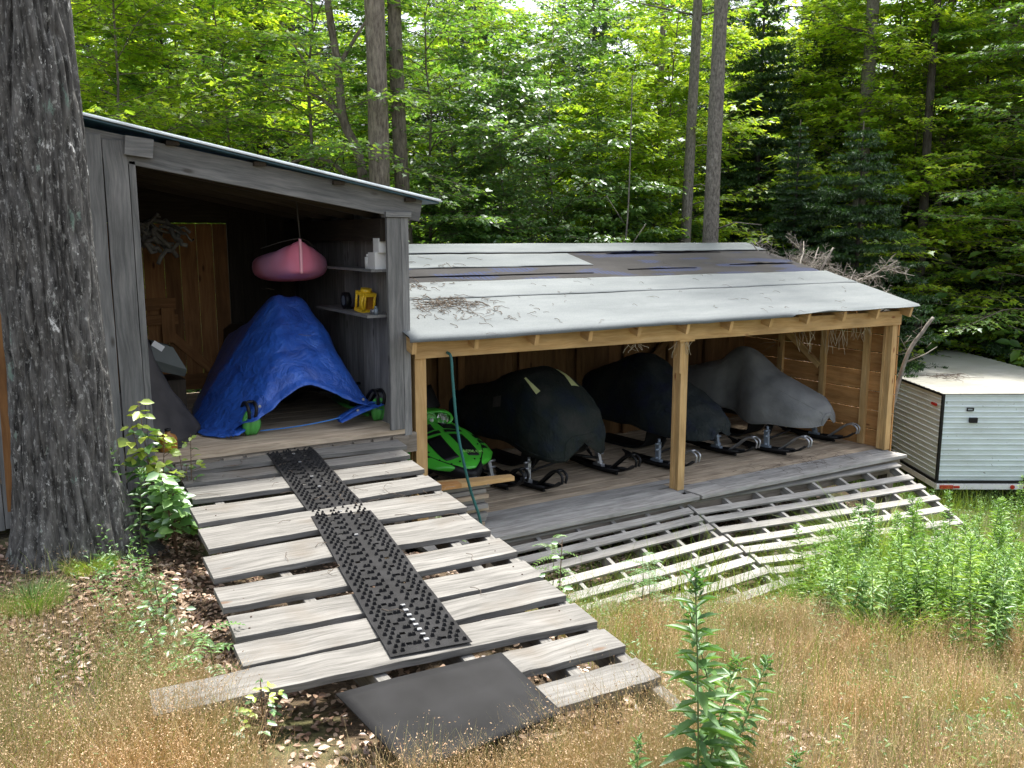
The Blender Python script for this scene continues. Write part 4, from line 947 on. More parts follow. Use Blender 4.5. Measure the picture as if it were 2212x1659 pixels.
# ------------------------------------------------------------------ tarp-covered sled in the grey shed
snowmobile((-.96, .86, FZ), R(0), 'snowmobile with green skis hidden under the blue tarp', stance=1.14, ski='skigreen', strut='black')
def tarp():
    mb = MB(); P = []; ny_, nxx = 70, 80
    def lerp(a, k): 
        for i in range(len(a)-1):
            if k <= a[i+1][0]:
                t = (k-a[i][0])/(a[i+1][0]-a[i][0]); return [p*(1-t)+q*t for p, q in zip(a[i][1:], a[i+1][1:])]
        return list(a[-1][1:])
    # y : left foot x,z ; left shoulder x,z ; ridge z ; right shoulder x,z ; right foot x,z
    st = [(.30,-1.60,1.20,-1.42,1.26,1.47,-.74,1.32,-.37,1.18),
          (.38,-1.68,1.12,-1.34,1.46,1.60,-.70,1.46,-.37,1.17),
          (.50,-1.76,1.075,-1.26,1.63,1.69,-.72,1.62,-.38,1.17),
          (.80,-1.84,1.075,-1.16,1.90,1.92,-.72,1.88,-.36,1.15),
          (1.15,-1.86,1.075,-1.10,2.12,2.15,-.76,2.10,-.38,1.2),
          (1.35,-1.80,1.075,-1.08,2.10,2.13,-.78,2.06,-.40,1.3),
          (1.8,-1.7,1.075,-1.15,1.85,1.9,-.75,1.85,-.42,1.2),
          (2.5,-1.5,1.075,-1.15,1.7,1.75,-.75,1.7,-.42,1.2)]
    for i in range(ny_+1):
        y_ = .30 + 2.20*(i/ny_)**1.4; a = lerp(st, y_)
        ctl = [(a[0], a[1]), (a[0]*.55+a[2]*.45, a[1]*.50+a[3]*.50 - .02), (a[2], a[3]), ((a[2]+a[5])/2, a[4]), (a[5], a[6]), (a[5]*.5+a[7]*.5, a[6]*.5+a[8]*.5 - .0), (a[7], a[8])]
        cr = bez([(p[0], 0, p[1]) for p in ctl], 14); row = []
        for j in range(nxx+1):
            f = j/nxx*(len(cr)-1); k = min(int(f), len(cr)-2); p = cr[k].lerp(cr[k+1], f-k); s = j/nxx
            low = max(0, 1 - (p.z - 1.07)/.5)
            n1 = noise.noise((p.x*3, y_*3, p.z*3)); n2 = noise.noise((p.x*9, y_*7, p.z*6)); n3 = noise.noise((p.x*22, y_*16, p.z*12))
            fold = .013*math.sin(p.x*26 + 5*n1 + p.z*5)*(.3 + low) 
            d_ = .022*n1 + .008*n2 + .003*n3
            q = Vector((p.x + d_*.7, y_ - fold - .02*n2 - (.06*math.sin(math.pi*s) if i < 3 else 0), max(1.068, p.z + d_*.6)))
            if i == 0:   # front hem sits on the skis and arches up between them
                pass
            row.append(q)
        P.append(row)
    mb.grid(P); o = mb.build('tarpaulin', M['tarp'], solid=.003)
    tag(o, 'crinkled bright blue tarp draped over a snowmobile in the shed bay', 'tarp')
    # spread skirt on the floor at the left and gathered corner at the right
    mb = MB(); P = []
    for i in range(22):
        f = i/21; P.append([(-1.56 - .34*f*(.6 + .4*math.sin(math.pi*min(1, j/14)))+.02*noise.noise((i*.3,j*.3,1)), .36 + .65*(j/18) - .10*math.sin(math.pi*f)*(1 - j/18), 1.072 + .10*(1-f)*(j/18)**.5*.6 + .026*abs(noise.noise((i*.35, j*.28, 5))) + .05*(1-f)) for j in range(19)])
    mb.grid(P); mb.build('skirt', M['tarp'], o, solid=.003)
    mb = MB(); P = []
    for i in range(12):
        f = i/11; P.append([(-.80 + .44*f, .26 + .04*math.sin(a*3) + .05*math.cos(a) + .10*f, 1.13 + .10*f + (.012 + .022*math.sin(math.pi*f)**.7)*math.sin(a) + .02*math.sin(math.pi*f)) for a in [2*math.pi*k/22 for k in range(22)]])
    mb.grid(P, True); mb.build('gathered_corner', M['tarp'], o)
    for (x, y_, z) in ((-1.47, .285, 1.32), (-.56, .285, 1.29), (-.62, .27, 1.20)):
        mb = MB(); mb.tube([(x, y_, z), (x, y_ - .006, z)], .012, 12); mb.build('grommet', M['steel'], o)
tarp()
mb = MB(); mb.tube(bez([(-1.46, .34, 1.10), (-1.2, .30, 1.11), (-.95, .28, 1.13), (-.68, .27, 1.165)], 6), .006, 6)
tag(mb.build('tie_line', M['blueline']), 'thin blue cord stretched across the floor in front of the tarp', 'cord')
# ribbed green ski tips poking forward
for x, lab in ((-1.525, 'l'), (-.385, 'r')):
    mb = MB(); P = []
    for i in range(10):
        f = i/9; hw = .075*math.sin(math.pi*(.12 + .80*f))**.6
        P.append([(x + v*hw, .37 - .055*math.sin(math.pi*f)*(1 - v*v*.6) - .006*math.cos(v*9), 1.07 + .20*f) for v in [-1 + 2*j/12 for j in range(13)]])
    mb.grid(P)
    par = [o for o in bpy.data.objects if o.get('label') == 'snowmobile with green skis hidden under the blue tarp'][0]
    o = mb.build('ski_tip', M['skigreen'], None, solid=.01); o.parent = par; o.location = -par.location
    par_rot = par.rotation_euler[2]; o.rotation_euler = (0, 0, 0)
# kayak hanging bow-on
mb = MB(); P = []; kc = Vector((-.90, 1.6, 2.475)); Lk = 2.0
for i in range(41):
    u = i/40; y_ = .60 + Lk*u; w_ = .36*(math.sin(math.pi*min(1, u*1.0))**.55 if 0 < u < 1 else .0); w_ = max(w_, .012)
    zc = 2.49 - .02*math.sin(math.pi*u) - .10*u; hu = .135 + .05*max(0, 1-u*5); hd = .10 + .05*math.sin(math.pi*u)
    row = []
    for k in range(32):
        a = 2*math.pi*k/32; ca, sa = math.cos(a), math.sin(a)
        row.append((-.97 + .42*u + w_*math.copysign(abs(ca)**.8, ca), y_ - (.05*abs(sa)*0), zc + (hu if sa > 0 else hd)*math.copysign(abs(sa)**((.95 if u < .08 else .72) if sa > 0 else .7), sa)))
    P.append(row)
mb.grid(P, True)
ky = mb.build('kayak', M['pink'], None); tag(ky, 'pink plastic kayak hanging bow first from the shed rafters', 'kayak')
mb = MB(); mb.tube(bez([(-.972, .60, 2.685), (-.97, .592, 2.60), (-.97, .592, 2.50), (-.968, .60, 2.39)], 5), .014, 8); mb.build('keel_line', M['pinkline'], ky)
mb = MB(); mb.tube(bez([(-.97, .61, 2.69), (-1.08, .75, 2.66), (-1.2, 1.0, 2.60)], 5), .005, 5); mb.tube(bez([(-.97, .61, 2.69), (-.85, .75, 2.66), (-.68, 1.0, 2.58)], 5), .005, 5); mb.build('deck_line', M['rope'], ky)
mb = MB(); mb.tube([(-.97, .60, 2.685), (-.985, .62, 3.06)], .006, 6); mb.tube([(-.72, 2.5, 2.6), (-.72, 2.5, 2.98)], .006, 6)
tag(mb.build('hanging_rope', M['rope']), 'thin dark rope holding the bow of the pink kayak', 'rope')
# shelf goods
def item(name, label, cat, loc, fn, group=None):
    root = empty(name, loc, label, cat, group); fn(root, Vector(loc)); return root
def f_lantern(r, c):
    mb = MB(); 
    mb.box(c + Vector((0,0,.015)), (.12, .15, .03)); mb.build('base', M['yellow'], r); mb = MB(); mb.box(c + Vector((0,0,.165)), (.12, .15, .03))
    mb.tube([c + Vector((0,0,.17)), c + Vector((0,0,.21))], .05, 12); mb.build('cap', M['yellow'], r)
    mb = MB()
    for dx, dy in ((-.05,-.065),(-.05,.065),(.05,-.065),(.05,.065)): mb.tube([c + Vector((dx,dy,.02)), c + Vector((dx,dy,.17))], .012, 8)
    mb.tube([c + Vector((-.03,0,.03)), c + Vector((-.03,0,.16))], .03, 10); mb.build('cage', M['yellow'], r)
    mb = MB(); mb.box(c + Vector((.02,0,.09)), (.05, .10, .12)); mb.build('core', M['amber'], r)
    mb = MB(); mb.tube(bez([c + Vector((-.06,-.06,.17)), c + Vector((-.09,-.08,.1)), c + Vector((-.06,-.07,.03))], 5), .01, 6); mb.build('handle', M['yellow'], r)
item('lantern', 'yellow plastic lantern tilted on the lower shelf', 'lantern', (-.47, .42, 2.047), f_lantern).rotation_euler = (R(10), 0, R(12))
def f_carton(r, c):
    mb = MB(); mb.box(c + Vector((0, 0, .07)), (.11, .15, .14)); mb.build('carton', M['white'], r)
item('white_box', 'small white box at the front of the upper shelf', 'box', (-.44, .17, 2.431), f_carton)
mb = MB(); mb.box((-.43, .12, 2.63), (.085, .12, .12)); tag(mb.build('white_carton', M['white']), 'white carton stacked on top of the small white box', 'box')
mb = MB(); mb.tube([(-.47, .30, 2.431), (-.47, .30, 2.53)], .032, 14); mb.tube([(-.47, .30, 2.53), (-.47, .30, 2.555)], .018, 10); tag(mb.build('white_bottle', M['white']), 'little white bottle beside the white box on the upper shelf', 'bottle')
def f_clock(r, c):
    mb = MB(); mb.tube([c + Vector((.03,0,.08)), c + Vector((-.02,0,.08))], .075, 20); mb.box(c + Vector((.02,0,.01)), (.06,.1,.02)); mb.build('case', M['black'], r)
    mb = MB(); mb.disc(c + Vector((-.0215,0,.08)), .045, (-1,0,0), 20); mb.build('dial', M['silverp'], r)
item('round_gauge', 'round dark lamp with a pale face at the back of the lower shelf', 'lamp', (-.50, .80, 2.047), f_clock)
mb = MB(); mb.tube([(-.47, .20, 2.047), (-.47, .20, 2.085)], .035, 16); tag(mb.build('tin_can', M['steel']), 'squat metal tin beside the yellow lantern', 'tin')
mb = MB(); mb.tube([(-.50, .09, 2.047), (-.50, .09, 2.10)], .02, 12); mb.tube([(-.50, .09, 2.10), (-.50, .09, 2.12)], .012, 12); tag(mb.build('small_jar', M['silverp']), 'small jar by the corner post on the lower shelf', 'jar')
# dark rubber sheet, clear bin, amber jug, tangle on the left side of the bay
mb = MB(); P = []
for i in range(24):
    f = i/23; P.append([(-2.27 + .46*f**1.25 - .30*(1-j/20) + .02*noise.noise((i*.2, j*.2, 8)), .62 - .42*(1-j/20) + .25*f*(j/20), max(1.072, 1.97 - .90*f**.85 - .55*(1-j/20)**1.3*(1-f*.6) + .02*noise.noise((i*.3, j*.25, 3)))) for j in range(21)])
mb.grid(P); tag(mb.build('rubber_sheet', M['sheet'], solid=.012), 'dark rubber sheet curving down from the left side of the bay to the floor', 'rubber sheet')
def f_bin(r, c):
    mb = MB(); P = [[(c.x + dx, c.y + dy, c.z + dz) for dx, dy, dz in ring] for ring in (((-.10,-.08,.22),(.06,-.08,.16),(.06,.12,.16),(-.10,.12,.22)), ((-.14,-.10,.08),(.16,-.10,-.04),(.16,.14,-.04),(-.14,.14,.08)), ((-.12,-.09,-.02),(.14,-.09,-.10),(.14,.12,-.10),(-.12,.12,-.02)))]
    mb.grid(P, True, sm=False); mb.build('shell', M['bin'], r, solid=.006)
    mb = MB(); mb.plank(c + Vector((-.10,-.09,.21)), c + Vector((-.02,-.09,.15)), .01, .05); mb.build('pale_corner', M['white'], r)
M['bin'] = simple('grey_green_plastic', (.05,.06,.055), .4)
item('plastic_bin', 'grey green plastic bin tipped behind the dark rubber sheet', 'bin', (-2.04, 1.15, 1.60), f_bin)
item('plastic_bin', 'squat dark stand holding up the grey green bin', 'stand', (-2.05, 1.35, 1.06), lambda r, c: (lambda mb: (mb.box(c + Vector((0,0,.2)), (.35,.4,.4)), mb.build('crate', M['inner'], r)))(MB())).name = 'storage_crate'
def f_jug(r, c):
    mb = MB(); mb.grid([[c + Vector((.09*rr*math.cos(a), .07*rr*math.sin(a), z)) for a in [2*math.pi*k/20 for k in range(20)]] for z, rr in ((0,.85),(.01,1),(.13,1),(.17,.8),(.19,.3),(.22,.3))], True); mb.build('body', M['amber'], r)
    mb = MB(); mb.tube([c + Vector((0,0,.215)), c + Vector((0,0,.24))], .03, 12); mb.build('cap', M['black'], r)
item('fuel_jug', 'amber plastic jug on the floor by the left boards, half hidden by leaves', 'jug', (-2.22, .16, 1.06), f_jug).scale = (.75,.75,.75)
mb = MB(); rg = random.Random(4)
for _ in range(34):
    x, y_, z = -2.05 + rg.gauss(0,.13), 1.5 + rg.gauss(0,.08), 2.80 + rg.gauss(0,.05); pts = []
    a = rg.uniform(0, 6.28)
    for k in range(6): pts.append((x, y_, z)); a += rg.uniform(-.9,.9); x += .05*math.cos(a); y_ += .03*math.sin(a); z -= rg.uniform(-.02,.07)
    mb.tube(pts, rg.choice((.008,.014,.02)), 6)
tag(mb.build('rope_tangle', M['feather']), 'tangle of pale old rope and rags hung above the shed door', 'rope')
# lumber pile by the low shed post
random.seed(55); z = .0; i = 0
for i in range(9):
    mb = MB(); th = .042; ln = random.uniform(.58, .74); yw = random.uniform(.10,.2); x1 = .58 + random.uniform(-.05,.03)
    mb.plank((x1 - ln, .22 + random.uniform(-.02,.02), z + th/2), (x1, .20 + random.uniform(-.03,.03), z + th/2), .30 + random.uniform(-.06,.04), th - .004)
    tag(mb.build('lumber_board', M['slat'] if i % 3 else M['deck'], bevel=.002), 'weathered board end in the lumber pile beside the low shed post', 'board', 'boards in the lumber pile'); z += th + .004
mb = MB(); mb.plank((-.05, .16, z + .025), (.82, .02, z + .03), .22, .04, w2=.10); tag(mb.build('lumber_board', M['pine']), 'long splintered fresh board on top of the lumber pile under the green hood', 'board')
mb = MB(); mb.plank((-.06, .0, z + .065), (.22, -.03, z + .065), .12, .04); tag(mb.build('lumber_offcut', M['pine2']), 'short orange offcut on the top of the pile against the left post', 'board')
# teal hose
mb = MB(); mb.tube(bez([(.10, -.05, 1.70), (.115, -.10, 1.66), (.12, -.12, 1.45), (.15, -.13, 1.05), (.20, -.14, .75), (.27, -.15, .45), (.35, -.16, .2), (.38, -.17, .05), (.42, -.15, .02)], 8), .013, 9)
tag(mb.build('garden_hose', M['teal']), 'teal hose hanging from the pine beam down to the deck', 'hose')
# dry grass strands hanging from the beam
mb = MB(); rg = random.Random(12)
for (xx, n_, ln) in ((2.95, 14, .22), (2.3, 8, .12), (5.0, 8, .4), (5.6, 16, .45), (6.1, 16, .3)):
    for _ in range(n_):
        x = xx + rg.gauss(0, .05); y_ = rg.uniform(.05,.4) if xx > 4 else rg.uniform(-.04,.05); z = 1.63; pts = []; L_n = ln*rg.uniform(.4, 1); a = rg.uniform(-.03,.03)
        for k in range(6): pts.append((x, y_, z)); x += a + rg.gauss(0,.012); z -= L_n/6
        mb.tube(pts, .0022, 4)
M['straw'] = simple('dry_straw', (.42,.36,.26), .9)
tag(mb.build('hanging_straw', M['straw']), 'wisps of dry straw hanging under the pine beam', 'straw', None, 'stuff')

# ------------------------------------------------------------------ trees
def spot(px, d):
    """ground point d metres from the camera's stand along the bearing of column px"""
    a = math.atan((px - 1106) / 1900 / math.cos(R(9.487)) * 1.0) + R(31.4)
    return CAMP[0] + d*math.sin(a), CAMP[1] + d*math.cos(a)
def decid(seed, H, z0, nb, spread, T, ls, mats, trunk_r=.05, ntw=12, nlf=9, up=.35, lean=(0,0), droop=.35, wratio=.75):
    """trunk + crown meshes about the origin; returns an Empty with two children"""
    rg = np.random.default_rng(seed); rd = random.Random(seed)
    tb = MB(); pts = []; x = y = 0
    for k in range(12):
        f = k/11; pts.append((x + lean[0]*f*f, y + lean[1]*f*f, -.4 + (H + .4)*f)); x += rd.gauss(0, .035)*H/6; y += rd.gauss(0, .035)*H/6
    tb.tube(pts, [trunk_r*(1 - .85*k/11) for k in range(12)], 9)
    pv = [Vector(p) for p in pts]
    nb_ = NB(); LP, LD, LU, LL = [], [], [], []
    for i in range(nb):
        f = (z0 + (H - z0)*((i + rd.random())/nb)**.9)/H; kk = (f*H + .4)/(H + .4)*11; k = min(10, int(kk)); p = pv[k].lerp(pv[k+1], kk - k)
        az = i*2.399 + rd.uniform(-.5,.5); L = spread*(1.05 - .7*max(0, f - .25))*rd.uniform(.65, 1.15); el = up*rd.uniform(.4, 1.4)
        d = Vector((math.cos(az)*math.cos(el), math.sin(az)*math.cos(el), math.sin(el))); bp = []
        q = p.copy(); dd = d.copy()
        for s in range(9):
            bp.append(q.copy()); q = q + dd*(L/8); dd = (dd + Vector((rd.gauss(0,.09), rd.gauss(0,.09), -.055*droop*3 + rd.gauss(0,.04)))).normalized()
        tb.tube(bp, trunk_r*.32*(1.1-f*.6), 5, r2=.004)
        for t_ in range(ntw):
            g = .18 + .82*(t_ + rd.random()*.6)/ntw; kk = min(g, .999)*8; k = int(kk); c = bp[k].lerp(bp[k+1 if k < 8 else 8], kk - k); dr = (bp[min(k+1,8)] - bp[k]).normalized()
            sg = 1 if t_ % 2 else -1; an = sg*rd.uniform(.5, 1.2)*(1 if g < .93 else .2)
            h = Vector((dr.x*math.cos(an) - dr.y*math.sin(an), dr.x*math.sin(an) + dr.y*math.cos(an), dr.z*.5 + rd.gauss(0,.12))).normalized()
            tl = L*.42*(1.15 - g)*rd.uniform(.6, 1.3) + ls*1.6
            e = c + h*tl + Vector((0, 0, -tl*tl*.25*droop)); tb.tube([c, e], .0035, 3, cap=False)
            for m_ in range(nlf):
                gg = (m_ + .6)/nlf; lp = c.lerp(e, gg); s2 = 1 if m_ % 2 else -1; a2 = s2*rd.uniform(.5, 1.1)*(1 if m_ < nlf-1 else .1)
                ld = Vector((h.x*math.cos(a2) - h.y*math.sin(a2), h.x*math.sin(a2) + h.y*math.cos(a2), rd.uniform(-.55, .1)))
                LP.append(lp + Vector((rd.gauss(0,.012), rd.gauss(0,.012), rd.gauss(0,.02)))); LD.append(ld); LU.append((rd.gauss(0,.32), rd.gauss(0,.32), 1)); LL.append(ls*rd.uniform(.6, 1.2))
    LL = np.array(LL)
    nb_.leaves(T, [tuple(v) for v in LP], [tuple(v) for v in LD], LU, LL, LL*wratio*rg.uniform(.85, 1.15, len(LL)))
    root = bpy.data.objects.new('tree', None); col.objects.link(root); root.empty_display_size = .2
    tb.build('trunk', mats[0], root); nb_.build('crown', mats[1], root)
    return root
def conifer(seed, H, R0, z0=.3, trunk_r=.07, dens=1.0, mats=None, nd=.05, bare_to=0):
    rd = random.Random(seed); rg = np.random.default_rng(seed)
    tb = MB(); tb.tube([(0,0,-.5), (rd.gauss(0,.03), rd.gauss(0,.03), H*.5), (0, 0, H)], trunk_r, 9, r2=.008)
    A0, A1 = [], []
    z = z0; w_ = 0
    while z < H - .08:
        f = z/H; L = R0*(1 - f)**.85*rd.uniform(.8, 1.12) + .06; n_ = rd.choice((4, 5, 6)); w_ += 1
        for b_ in range(n_):
            az = 2*math.pi*b_/n_ + w_*.7 + rd.uniform(-.25,.25); Lb = L*rd.uniform(.75, 1.1); el = .30*f + rd.uniform(-.18,.12)
            d = Vector((math.cos(az), math.sin(az), math.sin(el))); q = Vector((0, 0, z)); pts = []
            for s in range(7):
                pts.append(q.copy()); q = q + d*(Lb/6); d = (d + Vector((0, 0, (-.07 if s < 3 else .06)))).normalized()
            tb.tube(pts, .012*(1-f)+.003, 4, r2=.002, cap=False)
            for s in range(6): A0.append(pts[s]); A1.append(pts[s+1])
            nt = max(3, int(Lb/.095*dens))
            for t_ in range(nt):
                g = .12 + .88*(t_ + .5)/nt; kk = g*6; k = min(5, int(kk)); c = pts[k].lerp(pts[k+1], kk-k); an = (1 if t_ % 2 else -1)*rd.uniform(.7, 1.05)
                h = Vector((d.x*math.cos(an) - d.y*math.sin(an), d.x*math.sin(an) + d.y*math.cos(an), rd.uniform(-.18,.12))).normalized(); tl = Lb*.38*(1.12-g)*rd.uniform(.7,1.2) + .05
                e = c + h*tl; A0.append(c); A1.append(e)
                for u_ in range(int(tl/.09)):
                    gg = (u_ + .5)/max(1, int(tl/.09)); c2 = c.lerp(e, gg); a2 = (1 if u_ % 2 else -1)*.8
                    h2 = Vector((h.x*math.cos(a2) - h.y*math.sin(a2), h.x*math.sin(a2) + h.y*math.cos(a2), h.z + rd.uniform(-.1,.1))).normalized(); A0.append(c2); A1.append(c2 + h2*(tl*.35*(1.1-gg) + .03))
        z += rd.uniform(.11, .19) + .03*(1-f)
    A0 = np.array([tuple(v) for v in A0]); A1 = np.array([tuple(v) for v in A1])
    ln = np.linalg.norm(A1 - A0, axis=1); cnt = np.maximum(2, (ln/.0075*dens).astype(int)); idx = np.repeat(np.arange(len(ln)), cnt)
    t = rg.random(len(idx)); P = A0[idx] + (A1 - A0)[idx]*t[:, None]; D = nrm((A1 - A0)[idx]); rr = rg.normal(size=P.shape); rr[:, 2] *= .55
    S_ = nrm(np.cross(D, rr)); dirn = nrm(D*.75 + S_)
    nb_ = NB(); nb_.leaves(T_SIMPLE, P, dirn, rg.normal(size=P.shape) + np.array([0,0,1.]), nd*rg.uniform(.6, 1.2, len(P)), nd*.26)
    root = bpy.data.objects.new('conifer', None); col.objects.link(root)
    tb.build('trunk', mats[0], root); nb_.build('crown', mats[1], root)
    return root
def place(root, x, y, rz_, s, name, label, cat='tree', group=None, z=None):
    root.name = name; root.location = (x, y, (zgf(x, y) if z is None else z)); root.rotation_euler = (0, 0, rz_); root.scale = (s, s, s); tag(root, label, cat, group); return root

K_ = {}
K_['map1'] = decid(1, 7.5, .8, 64, 2.6, T_MAPLE, .095, (M['bark1'], M['lmaple']), .05, 19, 12, up=.30)
K_['map2'] = decid(2, 8.5, 1.4, 62, 2.5, T_MAPLE, .095, (M['barkd'], M['lmaple']), .045, 18, 12, up=.40)
K_['bri1'] = decid(3, 8.0, .7, 62, 2.4, T_MAPLE, .105, (M['bark1'], M['lbright']), .035, 18, 11, up=.45)
K_['bri2'] = decid(4, 6.0, .5, 54, 1.9, T_OVAL, .10, (M['barkd'], M['lbright']), .026, 16, 11, up=.6, wratio=.6)
K_['bir1'] = decid(5, 4.4, .25, 58, 1.7, T_OVAL, .10, (M['barkd'], M['lbirch']), .026, 16, 11, up=.5, wratio=.62)
K_['bir2'] = decid(6, 6.5, .6, 56, 2.0, T_OVAL, .095, (M['bark1'], M['lbirch']), .03, 16, 11, up=.45, wratio=.6)
K_['spr1'] = conifer(11, 7.6, 1.95, .3, .09, 1.15, (M['barkd'], M['needle']), .062)
K_['spr2'] = conifer(12, 4.6, 1.95, .2, .06, 1.25, (M['barkd'], M['needle']), .062)
K_['hem'] = conifer(13, 9.5, 2.1, 1.0, .11, .8, (M['bark1'], M['needle']), .055)
used = set()
def put(kind, px, d, s=1.0, label=None, name=None, cat='tree', group=None, rz_=None, dz=0, tilt=None):
    if px < 1640: d = max(d, ({'bir1': 12.0, 'bir2': 12.2}.get(kind, 12.6))/math.cos(math.atan((px-1106)/1900) + R(31.4)))
    x, y = spot(px, d); src = K_[kind]
    if kind in used: o = copy_tree(src)
    else: o = src; used.add(kind)
    nm = name or {'map1':'maple_tree','map2':'maple_tree','bri1':'maple_sapling','bri2':'young_birch','bir1':'beech_shrub','bir2':'young_birch','spr1':'spruce_tree','spr2':'spruce_tree','hem':'hemlock_tree'}[kind]
    place(o, x, y, random.uniform(0, 6.28) if rz_ is None else rz_, s, nm, label, cat, group, zgf(x, y) - .05 + dz)
    return o
random.seed(77)
# nearest row, straight behind the two sheds
put('map1', 700, 12.6, 1.0, 'broad maple spreading above the grey shed roof')
put('map1', 930, 12.9, .95, 'maple with drooping layered branches right of the thick trunk')
put('bir2', 1080, 13.2, .9, 'slim leafy birch right behind the left end of the low roof')
put('bri1', 500, 14.5, 1.0, 'maple with high branches left of the forked trunk')
put('bri1', 300, 13.0, 1.0, 'bright yellow green maple sapling just right of the big trunk')
put('bri1', 190, 15, 1.15, 'tall bright maple hard against the big trunk edge')
put('bir1', 1010, 12.0, .95, 'leafy beech shrub at the left end of the low roof')
put('bir1', 1150, 12.3, .80, 'low beech shrub behind the pale felt patch')
put('bir1', 1300, 12.6, 1.0, 'beech shrub with glossy pale leaves above the middle of the low roof')
put('bir1', 1430, 12.8, .95, 'beech shrub tucked left of the tall grey trunk')
put('bir1', 1572, 14.4, .80, 'beech shrub tucked right of the tall grey trunk')
put('bri2', 1270, 14.8, 1.0, 'young birch with light leaves above the low roof')
put('bri2', 1400, 14.6, 1.05, 'young birch just left of the pair of grey trunks')
put('bir2', 1200, 15.0, 1.05, 'slender birch in the gap above the middle of the roof')
put('spr1', 1615, 16.7, 1.18, 'tall narrow dark spruce right of the pair of grey trunks')
put('spr1', 1700, 16.3, .75, 'half grown spruce between the tall spruce and the wide one')
put('spr2', 1830, 15.8, 1.2, 'wide dark spruce behind the dead brush pile')
put('spr2', 1960, 19.0, 1.05, 'smaller spruce right of the brush pile')
put('spr2', 1765, 16.8, 1.0, 'spruce filling the gap behind the brush pile')
put('spr2', 1570, 16.6, .85, 'small spruce at the foot of the tall narrow spruce')
put('spr2', 2060, 19.4, .95, 'small spruce behind the trailer roof')
put('spr2', 2180, 19.2, 1.1, 'spruce at the right edge behind the trailer')
put('spr1', 2040, 19.6, .9, 'tall dark spruce rising behind the trailer roof')
put('hem', 2120, 20.5, .7, 'drooping hemlock above the trailer')
put('spr2', 1990, 20.5, 1.15, 'dark spruce deeper in the wood right of the brush pile')
put('bri1', 1890, 18.8, 1.15, 'maple with yellow green leaves over the wide spruce')
put('bri1', 1990, 20.2, 1.2, 'maple with yellow green leaves high at the upper right')
put('bri1', 2130, 20.3, 1.25, 'bright maple at the right edge of the wood')
put('bri1', 1440, 17.5, 1.1, 'bright maple behind the pair of grey trunks')
put('bir2', 2080, 19.6, .8, 'thin young birch over the trailer')
put('bri1', 1945, 18.7, .95, 'pale green maple lit between the brush pile and the leaning trunk')
put('bri1', 2075, 18.9, .9, 'sunlit maple leaves above the far end of the trailer')
put('bri2', 2190, 18.8, .75, 'low birch with pale leaves at the right edge')
# second and third rows
row = [('map2',430,17),('bri1',420,18),('bri1',600,18.5),('bri2',760,18),('map1',860,19),('bri1',980,18.5),('bri1',1120,19),('map2',1180,20),('bri2',1330,19),('hem',1270,22),('bri1',1560,20),
       ('hem',1740,20),('bri1',1700,19.5),('map2',1800,21),('hem',1930,22),('bri1',1830,19),('map2',2060,20),('hem',2200,21),('map1',2240,18),('bri1',260,20),('hem',1480,24),('hem',1050,25),('bri1',90,19),('map1',360,22)]
for k_, px, d in row:
    put(k_, px, d, random.uniform(.95, 1.2), 'leafy forest tree in the crowded second row behind the sheds' if k_ != 'hem' else 'hemlock with drooping boughs in the second row of the wood', group='second row forest trees' if k_ != 'hem' else 'second row hemlocks')
for i in range(46):
    px = -80 + i*54 + random.uniform(-20, 20); d = random.uniform(25, 40)
    k_ = random.choice(('hem','map1','map2','bri1','hem','bri1','spr1','map2'))
    put(k_, px, d, random.uniform(1.2, 1.6), 'distant forest tree seen only as dim foliage between nearer trunks', group='distant forest trees')
# trunks ---------------------------------------------------------------
def trunk_tree(px, d, r, label, m_, H=13, pts=None, lean=(0, 0), limbs=6, r_top=.55, name='tall_tree', crown=True, seed=1):
    x, y = spot(px, d); z = zgf(x, y) - .1; root = empty(name, (x, y, z), label, 'tree'); rd = random.Random(seed)
    mb = MB(); P = []; wob = rd.uniform(0, 6)
    for k in range(22):
        f = k/21; P.append((x + lean[0]*f*H/10 + .05*math.sin(f*7+wob), y + lean[1]*f*H/10 + .04*math.cos(f*6+wob), z + H*f))
    rr = [r*(1.30 if k == 0 else 1.08 if k == 1 else 1)*(1 - (1-r_top)*k/21)*(1 + .03*math.sin(k*2.1+wob)) for k in range(22)]
    mb.tube(P, rr, 18); mb.build('trunk', m_, root)
    nbk = NB(); tb = MB(); LP, LD, LU, LL = [], [], [], []
    for i in range(limbs):                              # dead stubs low down, leafy limbs above
        f = .14 + .3*i/limbs; k = int(f*21); c = Vector(P[k]); az = rd.uniform(0, 6.28); L = rd.uniform(.25, 1.0)
        tb = MB(); tb.tube([c, c + Vector((math.cos(az)*L*.5, math.sin(az)*L*.5, L*.15)), c + Vector((math.cos(az)*L, math.sin(az)*L, L*.1))], .012, 5, r2=.004); tb.build('dead_branch', m_, root)
    if crown:
        tb = MB()
        for i in range(16):
            f = .58 + .42*i/16; c = Vector(P[min(21, int(f*21))]); az = i*2.4; L = rd.uniform(1.2, 2.0)*(1.35 - f*.6); dd = Vector((math.cos(az), math.sin(az), .25)); e = c + dd*L; tb.tube([c, e], .03*r/.15, 5, r2=.006)
            for j in range(34):
                g = rd.uniform(.25, 1.05); q = c.lerp(e, g) + Vector((rd.gauss(0,.28), rd.gauss(0,.28), rd.gauss(0,.10)))
                LP.append(tuple(q)); LD.append((rd.gauss(0,1), rd.gauss(0,1), rd.uniform(-.4,.2))); LU.append((rd.gauss(0,.3), rd.gauss(0,.3), 1)); LL.append(rd.uniform(.10,.17))
        tb.build('upper_limbs', m_, root)
        nbk.leaves(T_MAPLE, np.array(LP) - np.array([x, y, z]), LD, LU, np.array(LL), np.array(LL)*.8); nbk.build('crown', M['lmaple'], root)
    return root
trunk_tree(822, 12.3, .165, 'thick brown trunk rising behind the grey shed roof', M['bark1'], lean=(.03, 0), seed=2)
